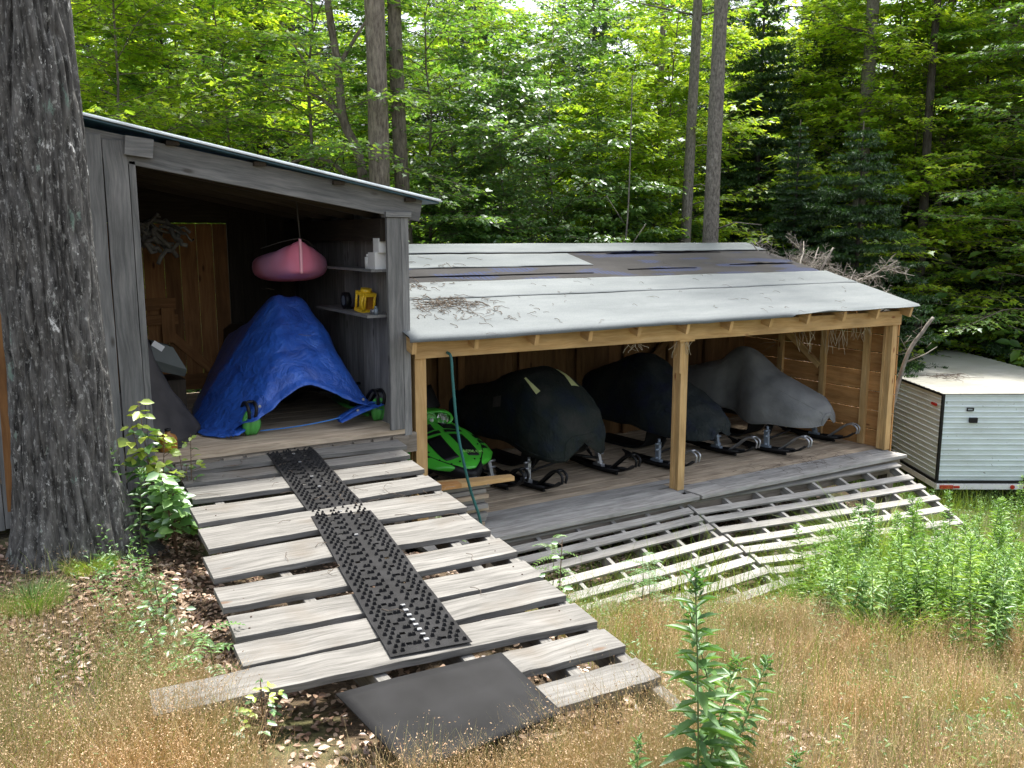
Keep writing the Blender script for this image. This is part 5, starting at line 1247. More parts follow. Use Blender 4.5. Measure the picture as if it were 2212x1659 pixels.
trunk_tree(884, 13.2, .125, 'second brown trunk close to the right of the thick one', M['bark1'], lean=(-.12, 0), seed=3)
trunk_tree(1508, 14.0, .135, 'straight scaly grey trunk standing right behind the low roof', M['bark2'], lean=(.22, -.12), seed=4)
trunk_tree(1474, 15.6, .105, 'grey trunk just left of and behind the scaly one', M['bark2'], lean=(.05, 0), seed=5, limbs=12)
trunk_tree(1832, 18.2, .15, 'grey trunk above the wide dark spruce', M['bark2'], lean=(-.03, 0), seed=6)
trunk_tree(2105, 21, .14, 'leaning grey trunk high at the upper right', M['bark1'], lean=(.35, 0), seed=7)
trunk_tree(2203, 19.2, .17, 'dark trunk at the right edge of the picture', M['bark1'], lean=(.03, 0), seed=8)
trunk_tree(1205, 22, .13, 'distant pale trunk over the middle of the low roof', M['bark2'], seed=9)
trunk_tree(592, 18, .13, 'dark trunk behind the maple left of the forked one', M['barkd'], seed=10)
trunk_tree(652, 20, .10, 'thin dark trunk behind the maple leaves', M['barkd'], seed=11)
trunk_tree(1292, 24, .10, 'thin far trunk left of the bright birches', M['barkd'], seed=12)
trunk_tree(1700, 23, .12, 'far trunk showing right of the tall spruce', M['bark2'], seed=13)
trunk_tree(1965, 18, .10, 'dark trunk in shade below the yellow leaves', M['barkd'], seed=14, H=9, crown=False)
trunk_tree(1992, 19, .08, 'slim trunk right beside the dark shaded one', M['bark1'], seed=15, H=11)
trunk_tree(1760, 26, .13, 'far dim trunk between two spruces', M['barkd'], seed=16)
trunk_tree(1410, 21, .09, 'thin distant trunk left of the pair of grey trunks', M['bark1'], seed=17)
trunk_tree(1040, 24, .13, 'far trunk half lost in the maple leaves', M['barkd'], seed=18)
trunk_tree(480, 22, .12, 'far trunk above the peak of the grey shed', M['barkd'], seed=19)
# forked crooked maple left of the thick trunk
x, y = spot(800, 12.8); z = zgf(x, y); root = empty('forked_tree', (x, y, z), 'crooked forked tree with bare arching limbs left of the thick trunk', 'tree')
rt = Vector((math.cos(R(31.4)), -math.sin(R(31.4)), 0)); mb = MB(); b0 = Vector((x, y, z))
def off(r_, h, dd=0): return b0 + rt*r_ + Vector((0, 0, h - z)) + Vector((rt.y*-1*dd, rt.x*dd, 0))
mb.tube(bez([b0, off(.04, 2.5), off(-.05, 3.7), off(-.27, 4.3), off(-.33, 5.0), off(-.45, 6.0), off(-.5, 7.5)], 6), .085, 12, r2=.04)
for q in ([off(-.05,3.7), off(-.45,4.6), off(-.8,5.1), off(-1.1,5.6)], [off(-.27,4.3), off(-.6,4.6), off(-1.1,4.75)], [off(.0,3.2), off(-.5,3.75), off(-1.1,3.7), off(-1.5,3.4)], [off(.02,2.8), off(-.6,3.2), off(-1.2,3.25), off(-1.9,3.0)], [off(.0,3.4), off(.3,3.75), off(.55,3.8)], [off(-.33,5), off(0,5.5), off(.3,5.9)]):
    mb.tube(bez(q, 5), .035, 7, r2=.008)
mb.build('trunk', M['bark1'], root)
# leaning thin forked trunk at the right
x, y = spot(2108, 18.8); z = zgf(x, y); root = empty('leaning_tree', (x, y, z), 'thin leaning forked trunk standing over the trailer', 'tree'); b0 = Vector((x, y, z)); mb = MB()
mb.tube(bez([b0 - Vector((0,0,.2)), off(.12, 1.2), off(.35, 2.6), off(.58, 3.6), off(.92, 5.0), off(1.0, 7)], 6), .075, 10, r2=.04)
mb.tube(bez([off(.35, 2.3), off(.1, 3.1), off(-.15, 3.4)], 5), .02, 6, r2=.008); mb.tube(bez([off(.12, .9), off(.38, 2.0), off(.56, 2.8), off(.75, 3.9)], 5), .038, 8, r2=.02)
mb.tube(bez([off(.25, 1.7), off(.8, 1.95), off(1.5, 2.0)], 5), .016, 6, r2=.005)
mb.build('trunk', M['bark2'], root)
for px, d, lab in ((2050, 18.8, 'slender dark sapling stem left of the leaning forked trunk'), (2168, 18.6, 'bent thin sapling stem right of the leaning forked trunk'), (1345, 13.4, 'thin pale stem among the leaves over the roof middle')):
    x, y = spot(px, d); z = zgf(x, y); b0 = Vector((x, y, z)); mb = MB(); s_o = .14 if px > 2100 else .03
    mb.tube(bez([b0, off(s_o*-1, 1.2), off(-s_o*1.4, 2.0), off(s_o, 3.2), off(s_o*1.6, 5)], 5), .022, 7, r2=.008)
    mb.tube([off(-s_o, 2.4), off(.3, 2.9)], .006, 4); mb.tube([off(-s_o, 2.9), off(-.3, 3.3)], .006, 4)
    tag(mb.build('sapling_stem', M['barkd'] if px > 1400 else M['bark2']), lab, 'tree')
# dead brush pile ----------------------------------------------------------
x, y = spot(1765, 13.6); z = zgf(x, y); b_z = 0; root = empty('dead_brush', (x, y, z), 'grey dead spruce tops heaped up behind the right end of the low roof', 'brush pile'); rd = random.Random(3)
mbb, mbt = MB(), MB(); b0 = Vector((x, y, z))
def dead(c, d, L, r, lvl):
    pts = [c.copy()]; q = c.copy(); dd = d.normalized()
    for k in range(6):
        q = q + dd*(L/6); pts.append(q.copy()); dd = (dd + Vector((rd.gauss(0,.12), rd.gauss(0,.12), rd.gauss(0,.12) - (.03 if lvl else 0)))).normalized()
    (mbb if lvl < 1 else mbt).tube(pts, r, 6 if lvl == 0 else 3, r2=r*.35, cap=False)
    if lvl < 3:
        for k in range((11, 8, 5)[lvl]):
            i = rd.randint(1, 5); h = Vector((rd.gauss(0,1), rd.gauss(0,1), rd.gauss(0,.8))); h = (h - dd*h.dot(dd)).normalized() + (pts[i] - pts[i-1]).normalized()*.7
            dead(pts[i].lerp(pts[i-1], rd.random()), h, L*rd.uniform(.3, .5), max(.0028, r*.42), lvl+1)
for (a, e, dd, L, r) in ((-.4, 1.75, .2, 1.1, .026), (.0, 1.75, -.3, 1.1, .024), (.25, 1.7, .2, .9, .02), (-.65, 1.7, 0, 1.0, .018), (-.2, 2.0, .5, 1.0, .022), (.1, 1.65, -.6, 1.1, .024), (.3, 1.5, .3, .9, .02), (-.5, 2.1, -.4, 1.0, .02)):
    dead(off(a, e, dd), Vector((rd.uniform(-.5,.9), rd.uniform(-.6,.6), rd.uniform(.1,.8))), L, r, 0)
for i in range(10): dead(off(rd.uniform(-.7,.2), rd.uniform(-.6, 1.1), rd.uniform(-.6,.6)), Vector((rd.uniform(-.4,.4), rd.uniform(-.4,.4), 1)), 1.25, .022, 1)
mbb.tube(bez([off(-.35, 1.5), off(-.05, 2.2), off(.12, 2.55)], 5), .018, 8, r2=.012)
mbb.build('branches', M['bonewhite'], root); mbt.build('twigs', M['bonewhite'], root)
x, y = spot(1985, 12.5); b0 = Vector((x, y, zgf(x, y))); mb = MB(); mb.tube(bez([off(-.5, -.5), off(-.22, 1.05), off(.0, 1.5), off(.12, 1.68)], 5), .03, 8, r2=.02); mb.tube([off(-.18, 1.1), off(.05, 1.2), off(.2, 1.3)], .012, 5, r2=.004)
rd = random.Random(9); mbt = mb
for i in range(14):
    c = off(rd.uniform(-.25,.15), rd.uniform(1.1,1.7)); mb.tube([c, c + Vector((rd.uniform(-.2,.25), rd.uniform(-.2,.2), rd.uniform(-.1,.2)))], .004, 4, r2=.002)
tag(mb.build('dead_branch', M['bonewhite']), 'pale broken dead branch sticking up between the low roof corner and the trailer', 'branch')
# undergrowth mass in the far wood (nobody could count it)
rg = np.random.default_rng(5); n_ = 60000; ang = rg.uniform(-.08, 1.12, n_); dist = rg.uniform(17, 60, n_); Xp = CAMP[0] + dist*np.sin(ang); Yp = CAMP[1] + dist*np.cos(ang)
hz = rg.beta(1.3, 2.2, n_)*(1.2 + dist*.20); cl = np.sin(Xp*.9 + 2)*np.sin(Yp*.8) + np.sin(Xp*.33)*np.cos(Yp*.4 + hz); kp = cl > -.35
P = np.stack([Xp, Yp, zg(Xp, Yp) + hz], 1)[kp]; nk = len(P); sz = rg.uniform(.10, .22, nk)*(1 + dist[kp]/60)
nb_ = NB(); nb_.leaves(T_OVAL, P, rg.normal(size=P.shape)*np.array([1,1,.35]), rg.normal(size=P.shape)*.4 + np.array([0,0,1.]), sz, sz*.7)
tag(nb_.build('undergrowth', M['lbirch']), 'dim leafy undergrowth filling the deep wood', 'undergrowth', None, 'stuff')
rg = np.random.default_rng(6); n_ = 30000; ang = rg.uniform(-.3, 1.3, n_); dist = rg.uniform(10.5, 17, n_); Xp = CAMP[0] + dist*np.sin(ang); Yp = CAMP[1] + dist*np.cos(ang)
kp = (Yp > 3.4) | (Xp > 13); P = np.stack([Xp, Yp, zg(Xp, Yp) + rg.beta(1.2, 3, n_)*1.3], 1)[kp]; sz = rg.uniform(.05, .12, len(P))
nb_ = NB(); nb_.leaves(T_OVAL, P, rg.normal(size=P.shape)*np.array([1,1,.35]), rg.normal(size=P.shape)*.4 + np.array([0,0,1.]), sz, sz*.7)
tag(nb_.build('undergrowth', M['lbirch']), 'low leafy undergrowth on the forest floor just behind the sheds', 'undergrowth', None, 'stuff')

# ------------------------------------------------------------------ big foreground tree
root = empty('big_tree', (-3.0, -.62, .6), 'huge furrowed grey trunk with pale lichen at the left edge', 'tree')
nz_, na_ = 620, 300; zs = np.concatenate([np.linspace(.35, 5.2, 560), np.linspace(5.25, 9.5, 60)])
V = np.zeros((len(zs), na_, 3))
for i, zz in enumerate(zs):
    fl = math.exp(-(zz - .55)/.28)*.16 if zz > .4 else .24
    r0 = .30 - .012*(zz - 1) + fl*.55 + .03*math.exp(-((zz-1.9)/.3)**2)*0
    cx = -2.985 - .010*(zz - 1.0); cy = -.62 - .02*(zz-1)
    for j in range(na_):
        a = 2*math.pi*j/na_; ca, sa = math.cos(a), math.sin(a)
        root_f = fl*(.55*max(0, math.cos(a*3.0 + .9))**1.5 + .8*max(0, math.cos(a + .35))**8 + .45*max(0, math.cos(a*2 - .2))**3)
        wv = .35*noise.noise((ca*1.5, sa*1.5, zz*1.1))
        q = (ca*5.6 + wv*1.5, sa*5.6, zz*1.6 + wv)
        n1 = noise.noise(q); rid = 1 - abs(n1)*2.4
        n2 = noise.noise((q[0]*2.3, q[1]*2.3, q[2]*2.6)); n3 = noise.noise((ca*30, sa*30, zz*16))
        big = .018*noise.noise((ca*1.3, sa*1.3, zz*.8))
        rr_ = r0 + root_f + big - .042*max(0, rid)**1.4 + .008*n2 + .004*n3
        V[i, j] = (cx + ca*rr_, cy + sa*rr_, zz)
ii = (np.arange(len(zs)-1)[:, None]*na_ + np.arange(na_)[None]).ravel(); jn = (np.arange(len(zs)-1)[:, None]*na_ + (np.arange(na_)[None]+1) % na_).ravel()
npmesh('trunk', V.reshape(-1, 3) - np.array([-3.0, -.62, .6]), [(np.stack([ii, jn, jn+na_, ii+na_], 1), 0)], M['bark'], root, smooth=True)
mb = MB(); rd = random.Random(14); LP, LD, LU, LL = [], [], [], []
for i in range(12):
    zz = 6.2 + i*.28; az = i*2.4; c = Vector((-3.3, -.72, zz)); e = c + Vector((math.cos(az)*1.9, math.sin(az)*1.9, .9)); mb.tube([c, c.lerp(e, .5) + Vector((0,0,.15)), e], .07, 8, r2=.015)
    for j in range(60):
        q = c.lerp(e, rd.uniform(.3, 1.1)) + Vector((rd.gauss(0,.35), rd.gauss(0,.35), rd.gauss(0,.15))); LP.append(tuple(q - Vector((-3.0, -.62, .6)))); LD.append((rd.gauss(0,1), rd.gauss(0,1), -.2)); LU.append((rd.gauss(0,.3), rd.gauss(0,.3), 1)); LL.append(rd.uniform(.1,.16))
mb.build('limbs', M['bark1'], root); nb_ = NB(); nb_.leaves(T_MAPLE, LP, LD, LU, np.array(LL), np.array(LL)*.8); nb_.build('crown', M['lmaple'], root)
mb = MB()                                              # rotten plank and old board left of the trunk
mb.plank((-3.30, -.16, .85), (-3.27, -.14, 2.45), .075, .05, (0, -1, 0)); tag(mb.build('leaning_plank', M['door']), 'brown split plank standing against the boards left of the big trunk', 'board')

# ------------------------------------------------------------------ ground plants
rg = np.random.default_rng(21)
def keep_off(x, y, m=0.0):
    """True where plants may stand (outside decks, ramps mostly)"""
    ramp1 = (x > -2.62 + .10*(y+4.2)*0 - m) & (x < -.25 + m + .16*y*1.0) & (y > -4.25 - m) & (y < .1)
    deck = (x > -.4) & (x < 6.7) & (y > -.35)
    gsd = (x < -.1) & (y > -.12)
    return ~(ramp1 | deck | gsd)
def scatter_pts(n, x0, x1, y0, y1, dens=None, off=True, m=0.0):
    x = rg.uniform(x0, x1, n); y = rg.uniform(y0, y1, n); k = np.ones(n, bool)
    if off: k &= keep_off(x, y, m)
    if dens is not None: k &= rg.random(n) < dens(x, y)
    k &= (x + 3.41)**2 + (y + 6.9)**2 > 1.3**2
    return x[k], y[k]
def nf(x, y, s, o=0): return .5 + .25*np.sin(x*s*1.3 + o)*np.sin(y*s*1.1 + o*2) + .25*np.sin(x*s*2.9 + y*s*1.7 + o*3)*np.cos(y*s*2.3 - x*s + o)
def blades(nb_, x, y, h, w, lean=.35, k=4, mi=0, dz=-.01, wind=(0, 0)):
    n = len(x); a = rg.uniform(0, 6.28, n); l = rg.uniform(.1, 1, n)*lean*h; t = np.linspace(0, 1, k)[None]
    P = np.zeros((n, k, 3)); z0 = zg(x, y)
    P[..., 0] = x[:, None] + (np.cos(a)[:, None]*l[:, None] + wind[0]*h[:, None])*t**1.8; P[..., 1] = y[:, None] + (np.sin(a)[:, None]*l[:, None] + wind[1]*h[:, None])*t**1.8
    P[..., 2] = z0[:, None] + dz + h[:, None]*(t - .25*(l/h)[:, None]*t**2.2)
    nb_.ribbons(P, mi, w); return P
def tan_grass(name, label, regions, seeds=6):
    nb_ = NB()
    for (n, x0, x1, y0, y1, h0, h1, dens, wind) in regions:
        x, y = scatter_pts(n, x0, x1, y0, y1, dens); h = rg.uniform(h0, h1, len(x))*(.6 + .6*nf(x, y, 2.1, 1))
        P = blades(nb_, x, y, h, rg.uniform(.0015, .0034, len(x)), .6, 4, 0, wind=wind)
        sel = rg.random(len(x)) < .42; Q = P[sel]; m_ = len(Q)
        if m_:
            for s in range(seeds):
                f = rg.uniform(.55, 1.0, m_); i0 = np.minimum((f*3).astype(int), 2); fr = f*3 - i0; b0_ = Q[np.arange(m_), i0]*(1-fr)[:, None] + Q[np.arange(m_), i0+1]*fr[:, None]
                o_ = rg.normal(size=(m_, 3))*np.array([.032, .032, .020]); L = rg.uniform(.005, .012, m_); nb_.leaves(T_SIMPLE, b0_ + o_, rg.normal(size=(m_, 3)) + np.array([0,0,.6]), rg.normal(size=(m_, 3)), L, L*.38, 1)
    o = nb_.build(name, [M['grasst'], M['seed']]); tag(o, label, 'grass', None, 'stuff')
tan_grass('dry_grass', 'fine tan hair grass with seed heads at the lower left', [
    (38000, -4.1, -2.2, -4.9, -1.6, .16, .42, lambda x, y: np.clip(1.5*nf(x, y, 2.0, .5) - .2 + .3*(y < -3.1), .08, 1)*np.where(y > -2.1, .3, 1), (.05, -.02)),
    (2200, -4.3, -2.5, -2.4, -.9, .10, .24, lambda x, y: .35*nf(x, y, 3, 2), (0, 0)),
    (30000, -2.9, -.9, -4.95, -4.22, .2, .50, lambda x, y: .8*nf(x, y, 3, .2) + .1, (.0, .0)),
    (6000, -3.05, -2.3, -3.3, -1.7, .15, .34, lambda x, y: .8*nf(x, y, 3, 4), (.1, .0))])
tan_grass('dry_grass', 'fine reddish tan hair grass sweeping over the bank at the lower right', [
    (64000, -.9, 3.2, -5.9, -2.4, .12, .34, lambda x, y: np.clip(2.0*nf(x, y, 1.5, 2.2) - .45, .08, 1), (.30, .18)),
    (8000, .0, 3.4, -2.9, -1.8, .12, .28, lambda x, y: .55*nf(x, y, 2.2, 3), (.1, 0)),
    (7000, 3, 9, -5, -1.6, .12, .3, lambda x, y: .5*nf(x, y, 1.2, 1), (.1, 0))], 6)
# matted straw thatch close to the soil
nb_ = NB()
x, y = scatter_pts(42000, -4.4, 4.5, -6.2, -.9, lambda x, y: np.where(x > -.7, 1.2*nf(x, y, 1.5, 2.2), .75*nf(x, y, 2.0, .5)*np.where(y > -2.1, .3, 1))); blades(nb_, x, y, rg.uniform(.05, .13, len(x)), rg.uniform(.0016, .0035, len(x)), 1.7, 3)
tag(nb_.build('thatch', M['grasst']), 'matted tan straw close to the ground', 'grass', None, 'stuff')
# green grass everywhere in patches
nb_ = NB()
for (n, x0, x1, y0, y1, h0, h1, w, dens, ln) in (
    (40000, -4.3, 3.5, -6.0, -.9, .08, .28, .0042, lambda x, y: np.clip(1.5*nf(x, y, 1.9, 5) - .35, .06, 1)*np.where((x < -2.5) & (y > -2.0), .22, 1), .7),
    (16000, 3.0, 12, -4.8, .6, .10, .30, .006, lambda x, y: np.clip(.6 + .5*nf(x, y, 1.1, 2), 0, 1), .7),
    (12000, 6.9, 16, -3, 3.5, .15, .4, .008, None, .6),
    (4000, .2, 3.6, -2.2, -.4, .10, .32, .005, lambda x, y: .7*nf(x, y, 2, 6), .7),
    (5000, 3.2, 6.5, -2.0, -.4, .15, .40, .006, lambda x, y: .7*nf(x, y, 2, 6), .7),
    (1500, -.9, .8, -3.4, -2.0, .1, .28, .004, lambda x, y: .8*nf(x, y, 2, 3), .8)):
    x, y = scatter_pts(n, x0, x1, y0, y1, dens); blades(nb_, x, y, rg.uniform(h0, h1, len(x)), rg.uniform(.5, 1.1, len(x))*w, ln, 4)
tag(nb_.build('green_grass', M['grassg']), 'patchy short green grass over the open ground', 'grass', None, 'stuff')
def weeds(name, label, n, x0, x1, y0, y1, h0, h1, ll, dens, m_, T=T_OVAL, lw=.4):
    nb_ = NB(); x, y = scatter_pts(n, x0, x1, y0, y1, dens); z = zg(x, y); P, D, U, L = [], [], [], []
    for i in range(len(x)):
        h = rg.uniform(h0, h1); k = int(h/.022); bx, by = rg.normal(0, .04, 2)
        f = (np.arange(k) + .5)/k; az = np.arange(k)*2.4 + rg.uniform(0, 6)
        P.append(np.stack([x[i] + bx*f, y[i] + by*f, z[i] + h*f], 1)); D.append(np.stack([np.cos(az), np.sin(az), rg.uniform(-.3, .6, k)], 1)); U.append(rg.normal(size=(k, 3))*.35 + np.array([0, 0, 1.])); L.append(ll*rg.uniform(.5, 1.2, k)*(1.15 - .6*f))
    L = np.concatenate(L); nb_.leaves(T, np.concatenate(P), np.concatenate(D), np.concatenate(U), L, L*lw); tag(nb_.build(name, M[m_]), label, 'weeds', None, 'stuff')
weeds('low_weeds', 'low mixed green weeds through the tan grass at the right', 900, -.7, 2.6, -5.6, -2.0, .08, .26, .045, lambda x, y: np.clip(1.6*nf(x, y, 1.7, 4.2) - .45, .03, 1), 'gold')
weeds('low_weeds', 'low mixed green weeds through the grass at the left', 900, -4.2, -2.35, -4.9, -1.1, .06, .2, .035, lambda x, y: np.clip(1.6*nf(x, y, 2.0, 1.2) - .4, .05, 1), 'gold')
weeds('edge_weeds', 'leafy weeds crowding the left edge of the plank ramp', 110, -2.95, -2.45, -3.0, -1.0, .12, .34, .05, None, 'gold')
weeds('low_weeds', 'small weeds along the edge of the slatted ramp', 420, -.1, 3.4, -2.7, -1.5, .08, .25, .04, None, 'gold', T_SIMPLE, .35)
weeds('low_weeds', 'weeds between the slatted ramp and the trailer', 900, 5.8, 11, -3.2, .6, .08, .3, .06, lambda x, y: np.where((x > 6.9) | (y < -2.0), .9, 0), 'gold')
# tufts: things
def tuft(name, label, cx, cy, n, r, h, w, m_='grassg', group=None, lean=.9):
    nb_ = NB(); a = rg.uniform(0, 6.28, n); q = rg.random(n)**.6*r; x, y = cx + np.cos(a)*q, cy + np.sin(a)*q; k = 5; t = np.linspace(0, 1, k)[None]; hh = h*rg.uniform(.5, 1, n); l = hh*lean*rg.uniform(.3, 1, n)
    P = np.zeros((n, k, 3)); P[..., 0] = x[:, None] + np.cos(a)[:, None]*l[:, None]*t**1.6; P[..., 1] = y[:, None] + np.sin(a)[:, None]*l[:, None]*t**1.6; P[..., 2] = zg(x, y)[:, None] + hh[:, None]*(t - .35*t**2.5*rg.uniform(.3, 1.6, n)[:, None])
    nb_.ribbons(P, 0, w*rg.uniform(.6, 1.1, n)); tag(nb_.build(name, M[m_]), label, 'grass tuft', group)
tuft('grass_tuft', 'rounded bright green grass tuft at the left edge of the leaf litter', -3.27, -1.35, 1500, .16, .17, .003)
tuft('grass_tuft', 'small green grass tuft at the foot of the big trunk', -2.93, -1.02, 700, .15, .13, .004)
tuft('grass_tuft', 'little green tuft on the leaf litter beside the plank ramp', -2.66, -1.4, 260, .08, .09, .004)
for i, (cx, cy, n, hh) in enumerate(((2.9, -2.35, 420, .62), (3.5, -1.95, 460, .62), (2.45, -2.35, 300, .55), (4.1, -2.5, 400, .5), (3.95, -1.75, 420, .5), (2.1, -2.9, 260, .45), (3.0, -3.4, 380, .5), (2.4, -3.2, 320, .5), (3.3, -2.8, 360, .6), (1.55, -3.5, 160, .3))):
    tuft('tall_grass', 'arching bright green grass clump by the slatted ramp', cx, cy, int(n*1.3), .20, hh*1.6, .008, group='arching grass clumps', lean=.75)
# leaf litter
nb_ = NB()
for (n, x0, x1, y0, y1, s, dens) in ((5200, -4.2, -2.2, -2.4, -.4, .035, None), (2600, -4.2, -2.3, -3.4, -2.2, .03, lambda x, y: .5*nf(x, y, 2, 1)), (5200, -2.5, -.3, -4.6, -.1, .035, None), (2500, -.6, 3, -3.4, -.3, .035, lambda x, y: .6*nf(x, y, 2, 1)), (2200, -.8, 3.5, -5.6, -3, .03, lambda x, y: .6*nf(x, y, 2.4, 5)), (5000, -.2, 6.5, -.9, 1.0, .05, None)):
    x, y = scatter_pts(n, x0, x1, y0, y1, dens, off=False); k = ~((x > -.4) & (y > -.3)) | (x < 99); x, y = x[k], y[k]
    P = np.stack([x, y, zg(x, y) + rg.uniform(.003, .02, len(x))], 1); L = s*rg.uniform(.6, 1.5, len(x)); D = rg.normal(size=P.shape)*np.array([1,1,.25]); nb_.leaves(T_OVAL, P, D, rg.normal(size=P.shape)*.35 + np.array([0,0,1.]), L, L*.6)
tag(nb_.build('leaf_litter', M['litter']), 'brown dead leaves covering the soil around the trunk and under the ramps', 'leaf litter', None, 'stuff')
# goldenrod: one plant with its parts, then copies
def goldenrod(seed, H, n, ll, lw, stemr, m_='gold', top=True, T=T_OVAL, spiral=2.4, mstem='stem'):
    rd = random.Random(seed); mb = MB(); bend = (rd.gauss(0,.06)*H, rd.gauss(0,.06)*H)
    pt = lambda f: Vector((bend[0]*f*f, bend[1]*f*f, H*f)); mb.tube([pt(k/8) for k in range(9)], stemr, 6, r2=stemr*.35)
    LP, LD, LU, LL = [], [], [], []
    for i in range(n):
        f = .08 + .92*(i + .5)/n; az = i*spiral + rd.uniform(-.3,.3); s = math.sin(math.pi*min(1, .22 + f*.72))**.7*rd.uniform(.75, 1.15)
        LP.append(tuple(pt(f))); LD.append((math.cos(az), math.sin(az), .42 - .75*(1-f) + rd.uniform(-.15,.2))); LU.append((-math.cos(az)*.35 + rd.gauss(0,.2), -math.sin(az)*.35 + rd.gauss(0,.2), 1)); LL.append(ll*s)
    if top:
        for i in range(26):
            az = i*2.4; f = .93 + .07*i/26; LP.append(tuple(pt(f) + Vector((rd.gauss(0,.012), rd.gauss(0,.012), 0)))); LD.append((math.cos(az), math.sin(az), .8)); LU.append((0,0,1)); LL.append(ll*.32*rd.uniform(.6,1.2))
    root = bpy.data.objects.new('goldenrod', None); col.objects.link(root); mb.build('stem', M[mstem], root)
    LL = np.array(LL); nb_ = NB(); nb_.leaves(T, LP, LD, LU, LL, LL*lw); nb_.build('leaves', M[m_], root); return root
g1 = goldenrod(1, .95, 78, .135, .27, .0045); place(g1, -1.52, -4.98, .3, 1.0, 'goldenrod', 'tall leafy goldenrod in the foreground beside the ramp corner', 'plant')
g1.scale = (1.05, 1.05, 1.08)
g2 = goldenrod(2, .80, 74, .12, .27, .004)
fore = [(-1.44, -4.90, .92, 'goldenrod crowding behind the tallest foreground one'), (-1.70, -4.86, .60, 'low goldenrod left of the tallest foreground one'), (-1.26, -4.86, 1.05, 'goldenrod just right of the tallest foreground one'), (-1.60, -5.12, .72, 'shorter goldenrod at the foot of the tallest foreground one'), (-1.12, -4.72, .80, 'goldenrod with drooping leaves at the right of the foreground group'), (-1.38, -5.2, .62, 'low leafy goldenrod at the bottom edge of the picture')]
for i, (x, y, s, lab) in enumerate(fore): place(g2 if i == 0 else copy_tree(g2), x, y, random.uniform(0, 6), s, 'goldenrod', lab, 'plant').rotation_euler = (random.gauss(0, .1), random.gauss(0, .1), i*1.3)
g3 = goldenrod(3, .70, 76, .090, .26, .0035, 'goldp'); g4 = goldenrod(4, .58, 64, .080, .28, .003, 'goldp'); first = {0: True, 1: True}
random.seed(88); cnt = 0
while cnt < 290:
    x, y = random.uniform(1.2, 6.6), random.uniform(-4.9, -1.2)
    poly = [(2.45,-1.9),(1.5,-3.0),(1.5,-3.9),(2.0,-4.6),(3.4,-4.1),(4.7,-2.85),(4.3,-2.15),(3.4,-1.8)]
    if sum((poly[i][0]-poly[i-1][0])*(y-poly[i-1][1]) - (poly[i][1]-poly[i-1][1])*(x-poly[i-1][0]) < 0 for i in range(8)): continue
    k = random.randint(0, 1); src = (g3, g4)[k]; o = src if first[k] else copy_tree(src); first[k] = False
    place(o, x, y, random.uniform(0, 6.28), random.uniform(.55, 1.3), 'goldenrod', 'leafy goldenrod stem in the dense green patch below the slatted ramp', 'plant', 'goldenrod patch'); cnt += 1
    o.rotation_euler = (random.gauss(0, .14), random.gauss(0, .14), random.uniform(0, 6.28))
for i in range(46):
    x, y = random.uniform(6.6, 10.5), random.uniform(-2.6, .2)
    if x < 7.6 and y > -.7: continue
    place(copy_tree(g4), x, y, random.uniform(0, 6.28), random.uniform(.6, 1.0), 'weed_stem', 'leafy weed in front of the trailer', 'plant', 'weeds by the trailer')
# saplings and weeds by the ramp's left edge
def sapling(name, label, x, y, H, seed, ll, green_top=True, n=26, base=None, m_='sapl'):
    rd = random.Random(seed); root = empty(name, (x, y, zgf(x, y)), label, 'plant'); mb = MB(); lo = [[], [], [], []]; hi = [[], [], [], []]
    for st_ in range(3):
        hx, hy = rd.uniform(-.16,.16), rd.uniform(-.10,.10); Hs = H*(1 if st_ == 0 else rd.uniform(.6,.85)); 
        pt = lambda f: Vector((x + hx*f, y + hy*f, zgf(x, y) + Hs*f)); mb.tube([pt(k/5) for k in range(6)], .006, 6, r2=.002)
        for i in range(n):
            f = .25 + .75*(i+.5)/n; az = rd.uniform(0, 6.28); tw = pt(f) + Vector((math.cos(az), math.sin(az), .25))*rd.uniform(.03, .16)*(1.2 - f); mb.tube([pt(f), tw], .002, 4, cap=False)
            b_ = hi if (f > .62 and green_top and rd.random() < .8) else lo
            for q in range(2):
                b_[0].append(tuple(tw - Vector(root.location))); b_[1].append((math.cos(az + q*1.6 - .8), math.sin(az + q*1.6 - .8), rd.uniform(-.5,.3))); b_[2].append((rd.gauss(0,.5), rd.gauss(0,.5) - .5, 1)); b_[3].append(ll*rd.uniform(.6,1.15)*(1.15 - .35*f))
    mb.build('stem', M['stemb'], root)
    for b_, mm in ((lo, M[m_]), (hi, M['sapy'])):
        if b_[0]: L = np.array(b_[3]); nb_ = NB(); nb_.leaves(T_OVAL, b_[0], b_[1], b_[2], L, L*.62); nb_.build('leaves', mm, root)
sapling('leafy_sapling', 'young sapling with yellow green tips and round lower leaves beside the shed floor', -2.44, -.62, 1.02, 3, .11)
sapling('leafy_sapling', 'short broad leaved sapling growing at the left corner of the plank ramp', -2.38, -.85, .62, 4, .115, green_top=False)
sapling('leafy_sapling', 'spindly sapling reaching over the top ramp planks', -2.20, -.45, .78, 5, .065, n=12)
place(goldenrod(9, .72, 44, .11, .30, .005), -2.72, -.72, 1, 1, 'goldenrod', 'dark leaved goldenrod between the big trunk and the saplings', 'plant')
place(goldenrod(10, .6, 36, .10, .32, .005), -2.60, -.85, 2, 1, 'goldenrod', 'shorter goldenrod at the right foot of the big trunk', 'plant')
sapling('leafy_weed', 'scraggly green weed growing against the left edge of the plank ramp', -2.66, -2.0, .42, 7, .05, green_top=False, n=16)
sapling('leafy_weed', 'low green weed in the tan grass left of the plank ramp', -2.74, -2.55, .34, 8, .045, green_top=False, n=16)
sapling('leafy_weed', 'small pale weed sprouting from the tan grass by the long plank', -2.55, -3.55, .32, 9, .04, n=12)
sapling('round_leaved_vine', 'round leaved vine climbing at the right end of the ramp planks', -.80, -3.10, .62, 10, .06, green_top=False, n=7)
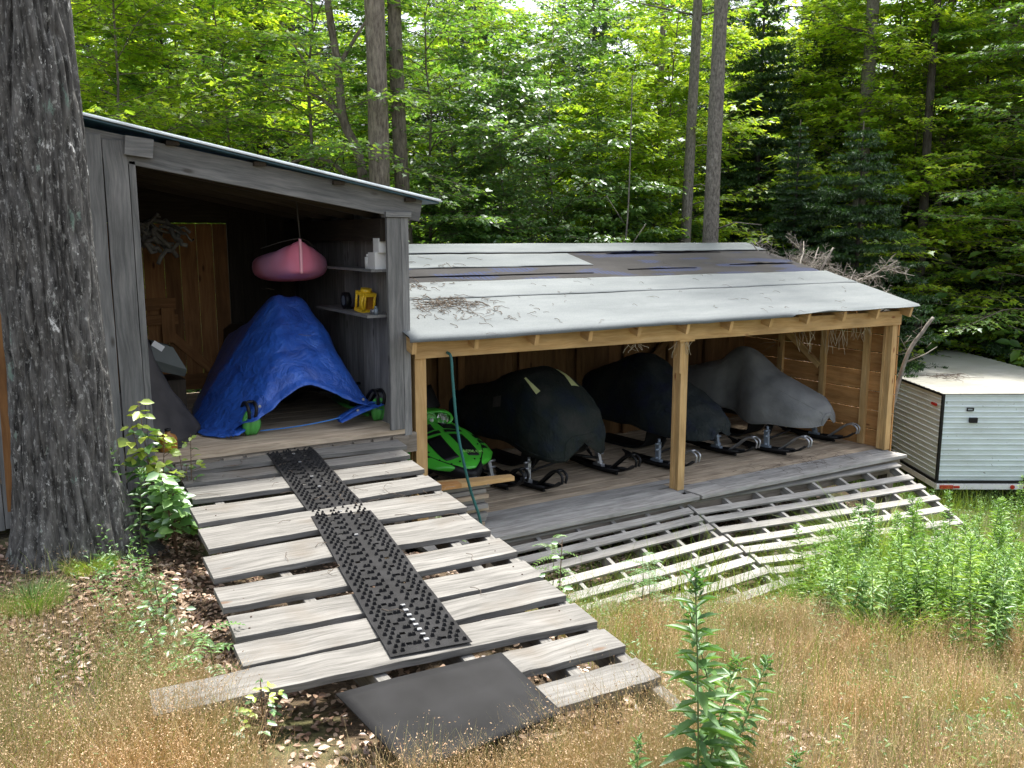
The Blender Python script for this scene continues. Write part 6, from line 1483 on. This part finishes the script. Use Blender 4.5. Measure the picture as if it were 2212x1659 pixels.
# feathery ash sprigs rising through the low ramp
def sprig(label, x, y, H, seed):
    rd = random.Random(seed); root = empty('ash_sprig', (x, y, zgf(x, y)), label, 'plant', 'feathery ash sprigs'); z0 = zgf(x, y); mb = MB(); A_ = [[], [], [], []]
    mb.tube([(x, y, z0), (x + .02, y, z0 + H*.5), (x, y, z0 + H)], .005, 6, r2=.002)
    for i in range(9):
        f = .45 + .55*i/8; az = i*2.4; L = .22*(1.2 - .4*f); p = Vector((x, y, z0 + H*f)); d = Vector((math.cos(az), math.sin(az), .35)); pts = [p + d*L*t + Vector((0,0,-.12*L*t*t*4)) for t in (0,.25,.5,.75,1)]; mb.tube(pts, .0018, 4, cap=False)
        for j in range(7):
            t = .2 + .8*j/6; q = p + d*L*t + Vector((0,0,-.48*L*t*t))
            for s in (-1, 1):
                a2 = az + s*1.1; A_[0].append(tuple(q - root.location)); A_[1].append((math.cos(a2), math.sin(a2), -.05)); A_[2].append((0,0,1)); A_[3].append(.045*(1.1-.4*t))
    mb.build('stem', M['stem'], root); L = np.array(A_[3]); nb_ = NB(); nb_.leaves(T_SIMPLE, A_[0], A_[1], A_[2], L, L*.36); nb_.build('leaves', M['gold'], root)
sprig('feathery ash sprig rising between the ramp edge and the slats', .42, -1.25, .55, 1)
sprig('feathery ash sprig over the middle slats of the left panel', 1.20, -1.45, .48, 2)
sprig('feathery ash sprig at the lower edge of the left ramp panel', .80, -2.0, .50, 3)
sprig('small ash sprig poking out at the end of the ramp planks', -.35, -.75, .62, 4)
sprig('ash sprig beside the lower left planks of the big ramp', -2.62, -2.9, .38, 5)
nb_ = NB(); x, y = scatter_pts(5200, 1.3, 6.2, -4.9, -1.3, lambda x, y: np.where((y < -.0 - .62*x) & (y > -.3 - 1.0*x) | ((x-3.2)**2/2.4 + (y+2.8)**2 < 1.0), np.where((x > 4.4) & (y > -2.6), .05, .8), .0))
blades(nb_, x, y, rg.uniform(.3, .85, len(x)), rg.uniform(.003, .008, len(x)), .55, 6, wind=(-.12, -.05)); tag(nb_.build('meadow_grass', M['grassg']), 'long bright green grass growing through the goldenrod patch', 'grass', None, 'stuff')
# scattered tall grass stalks in front
nb_ = NB(); x, y = scatter_pts(160, -1.2, .6, -4.9, -2.6); blades(nb_, x, y, rg.uniform(.35, .6, len(x)), .004, .35, 5); tag(nb_.build('grass_stalks', M['grassg']), 'thin tall grass stalks at the right side of the plank ramp', 'grass', None, 'stuff')
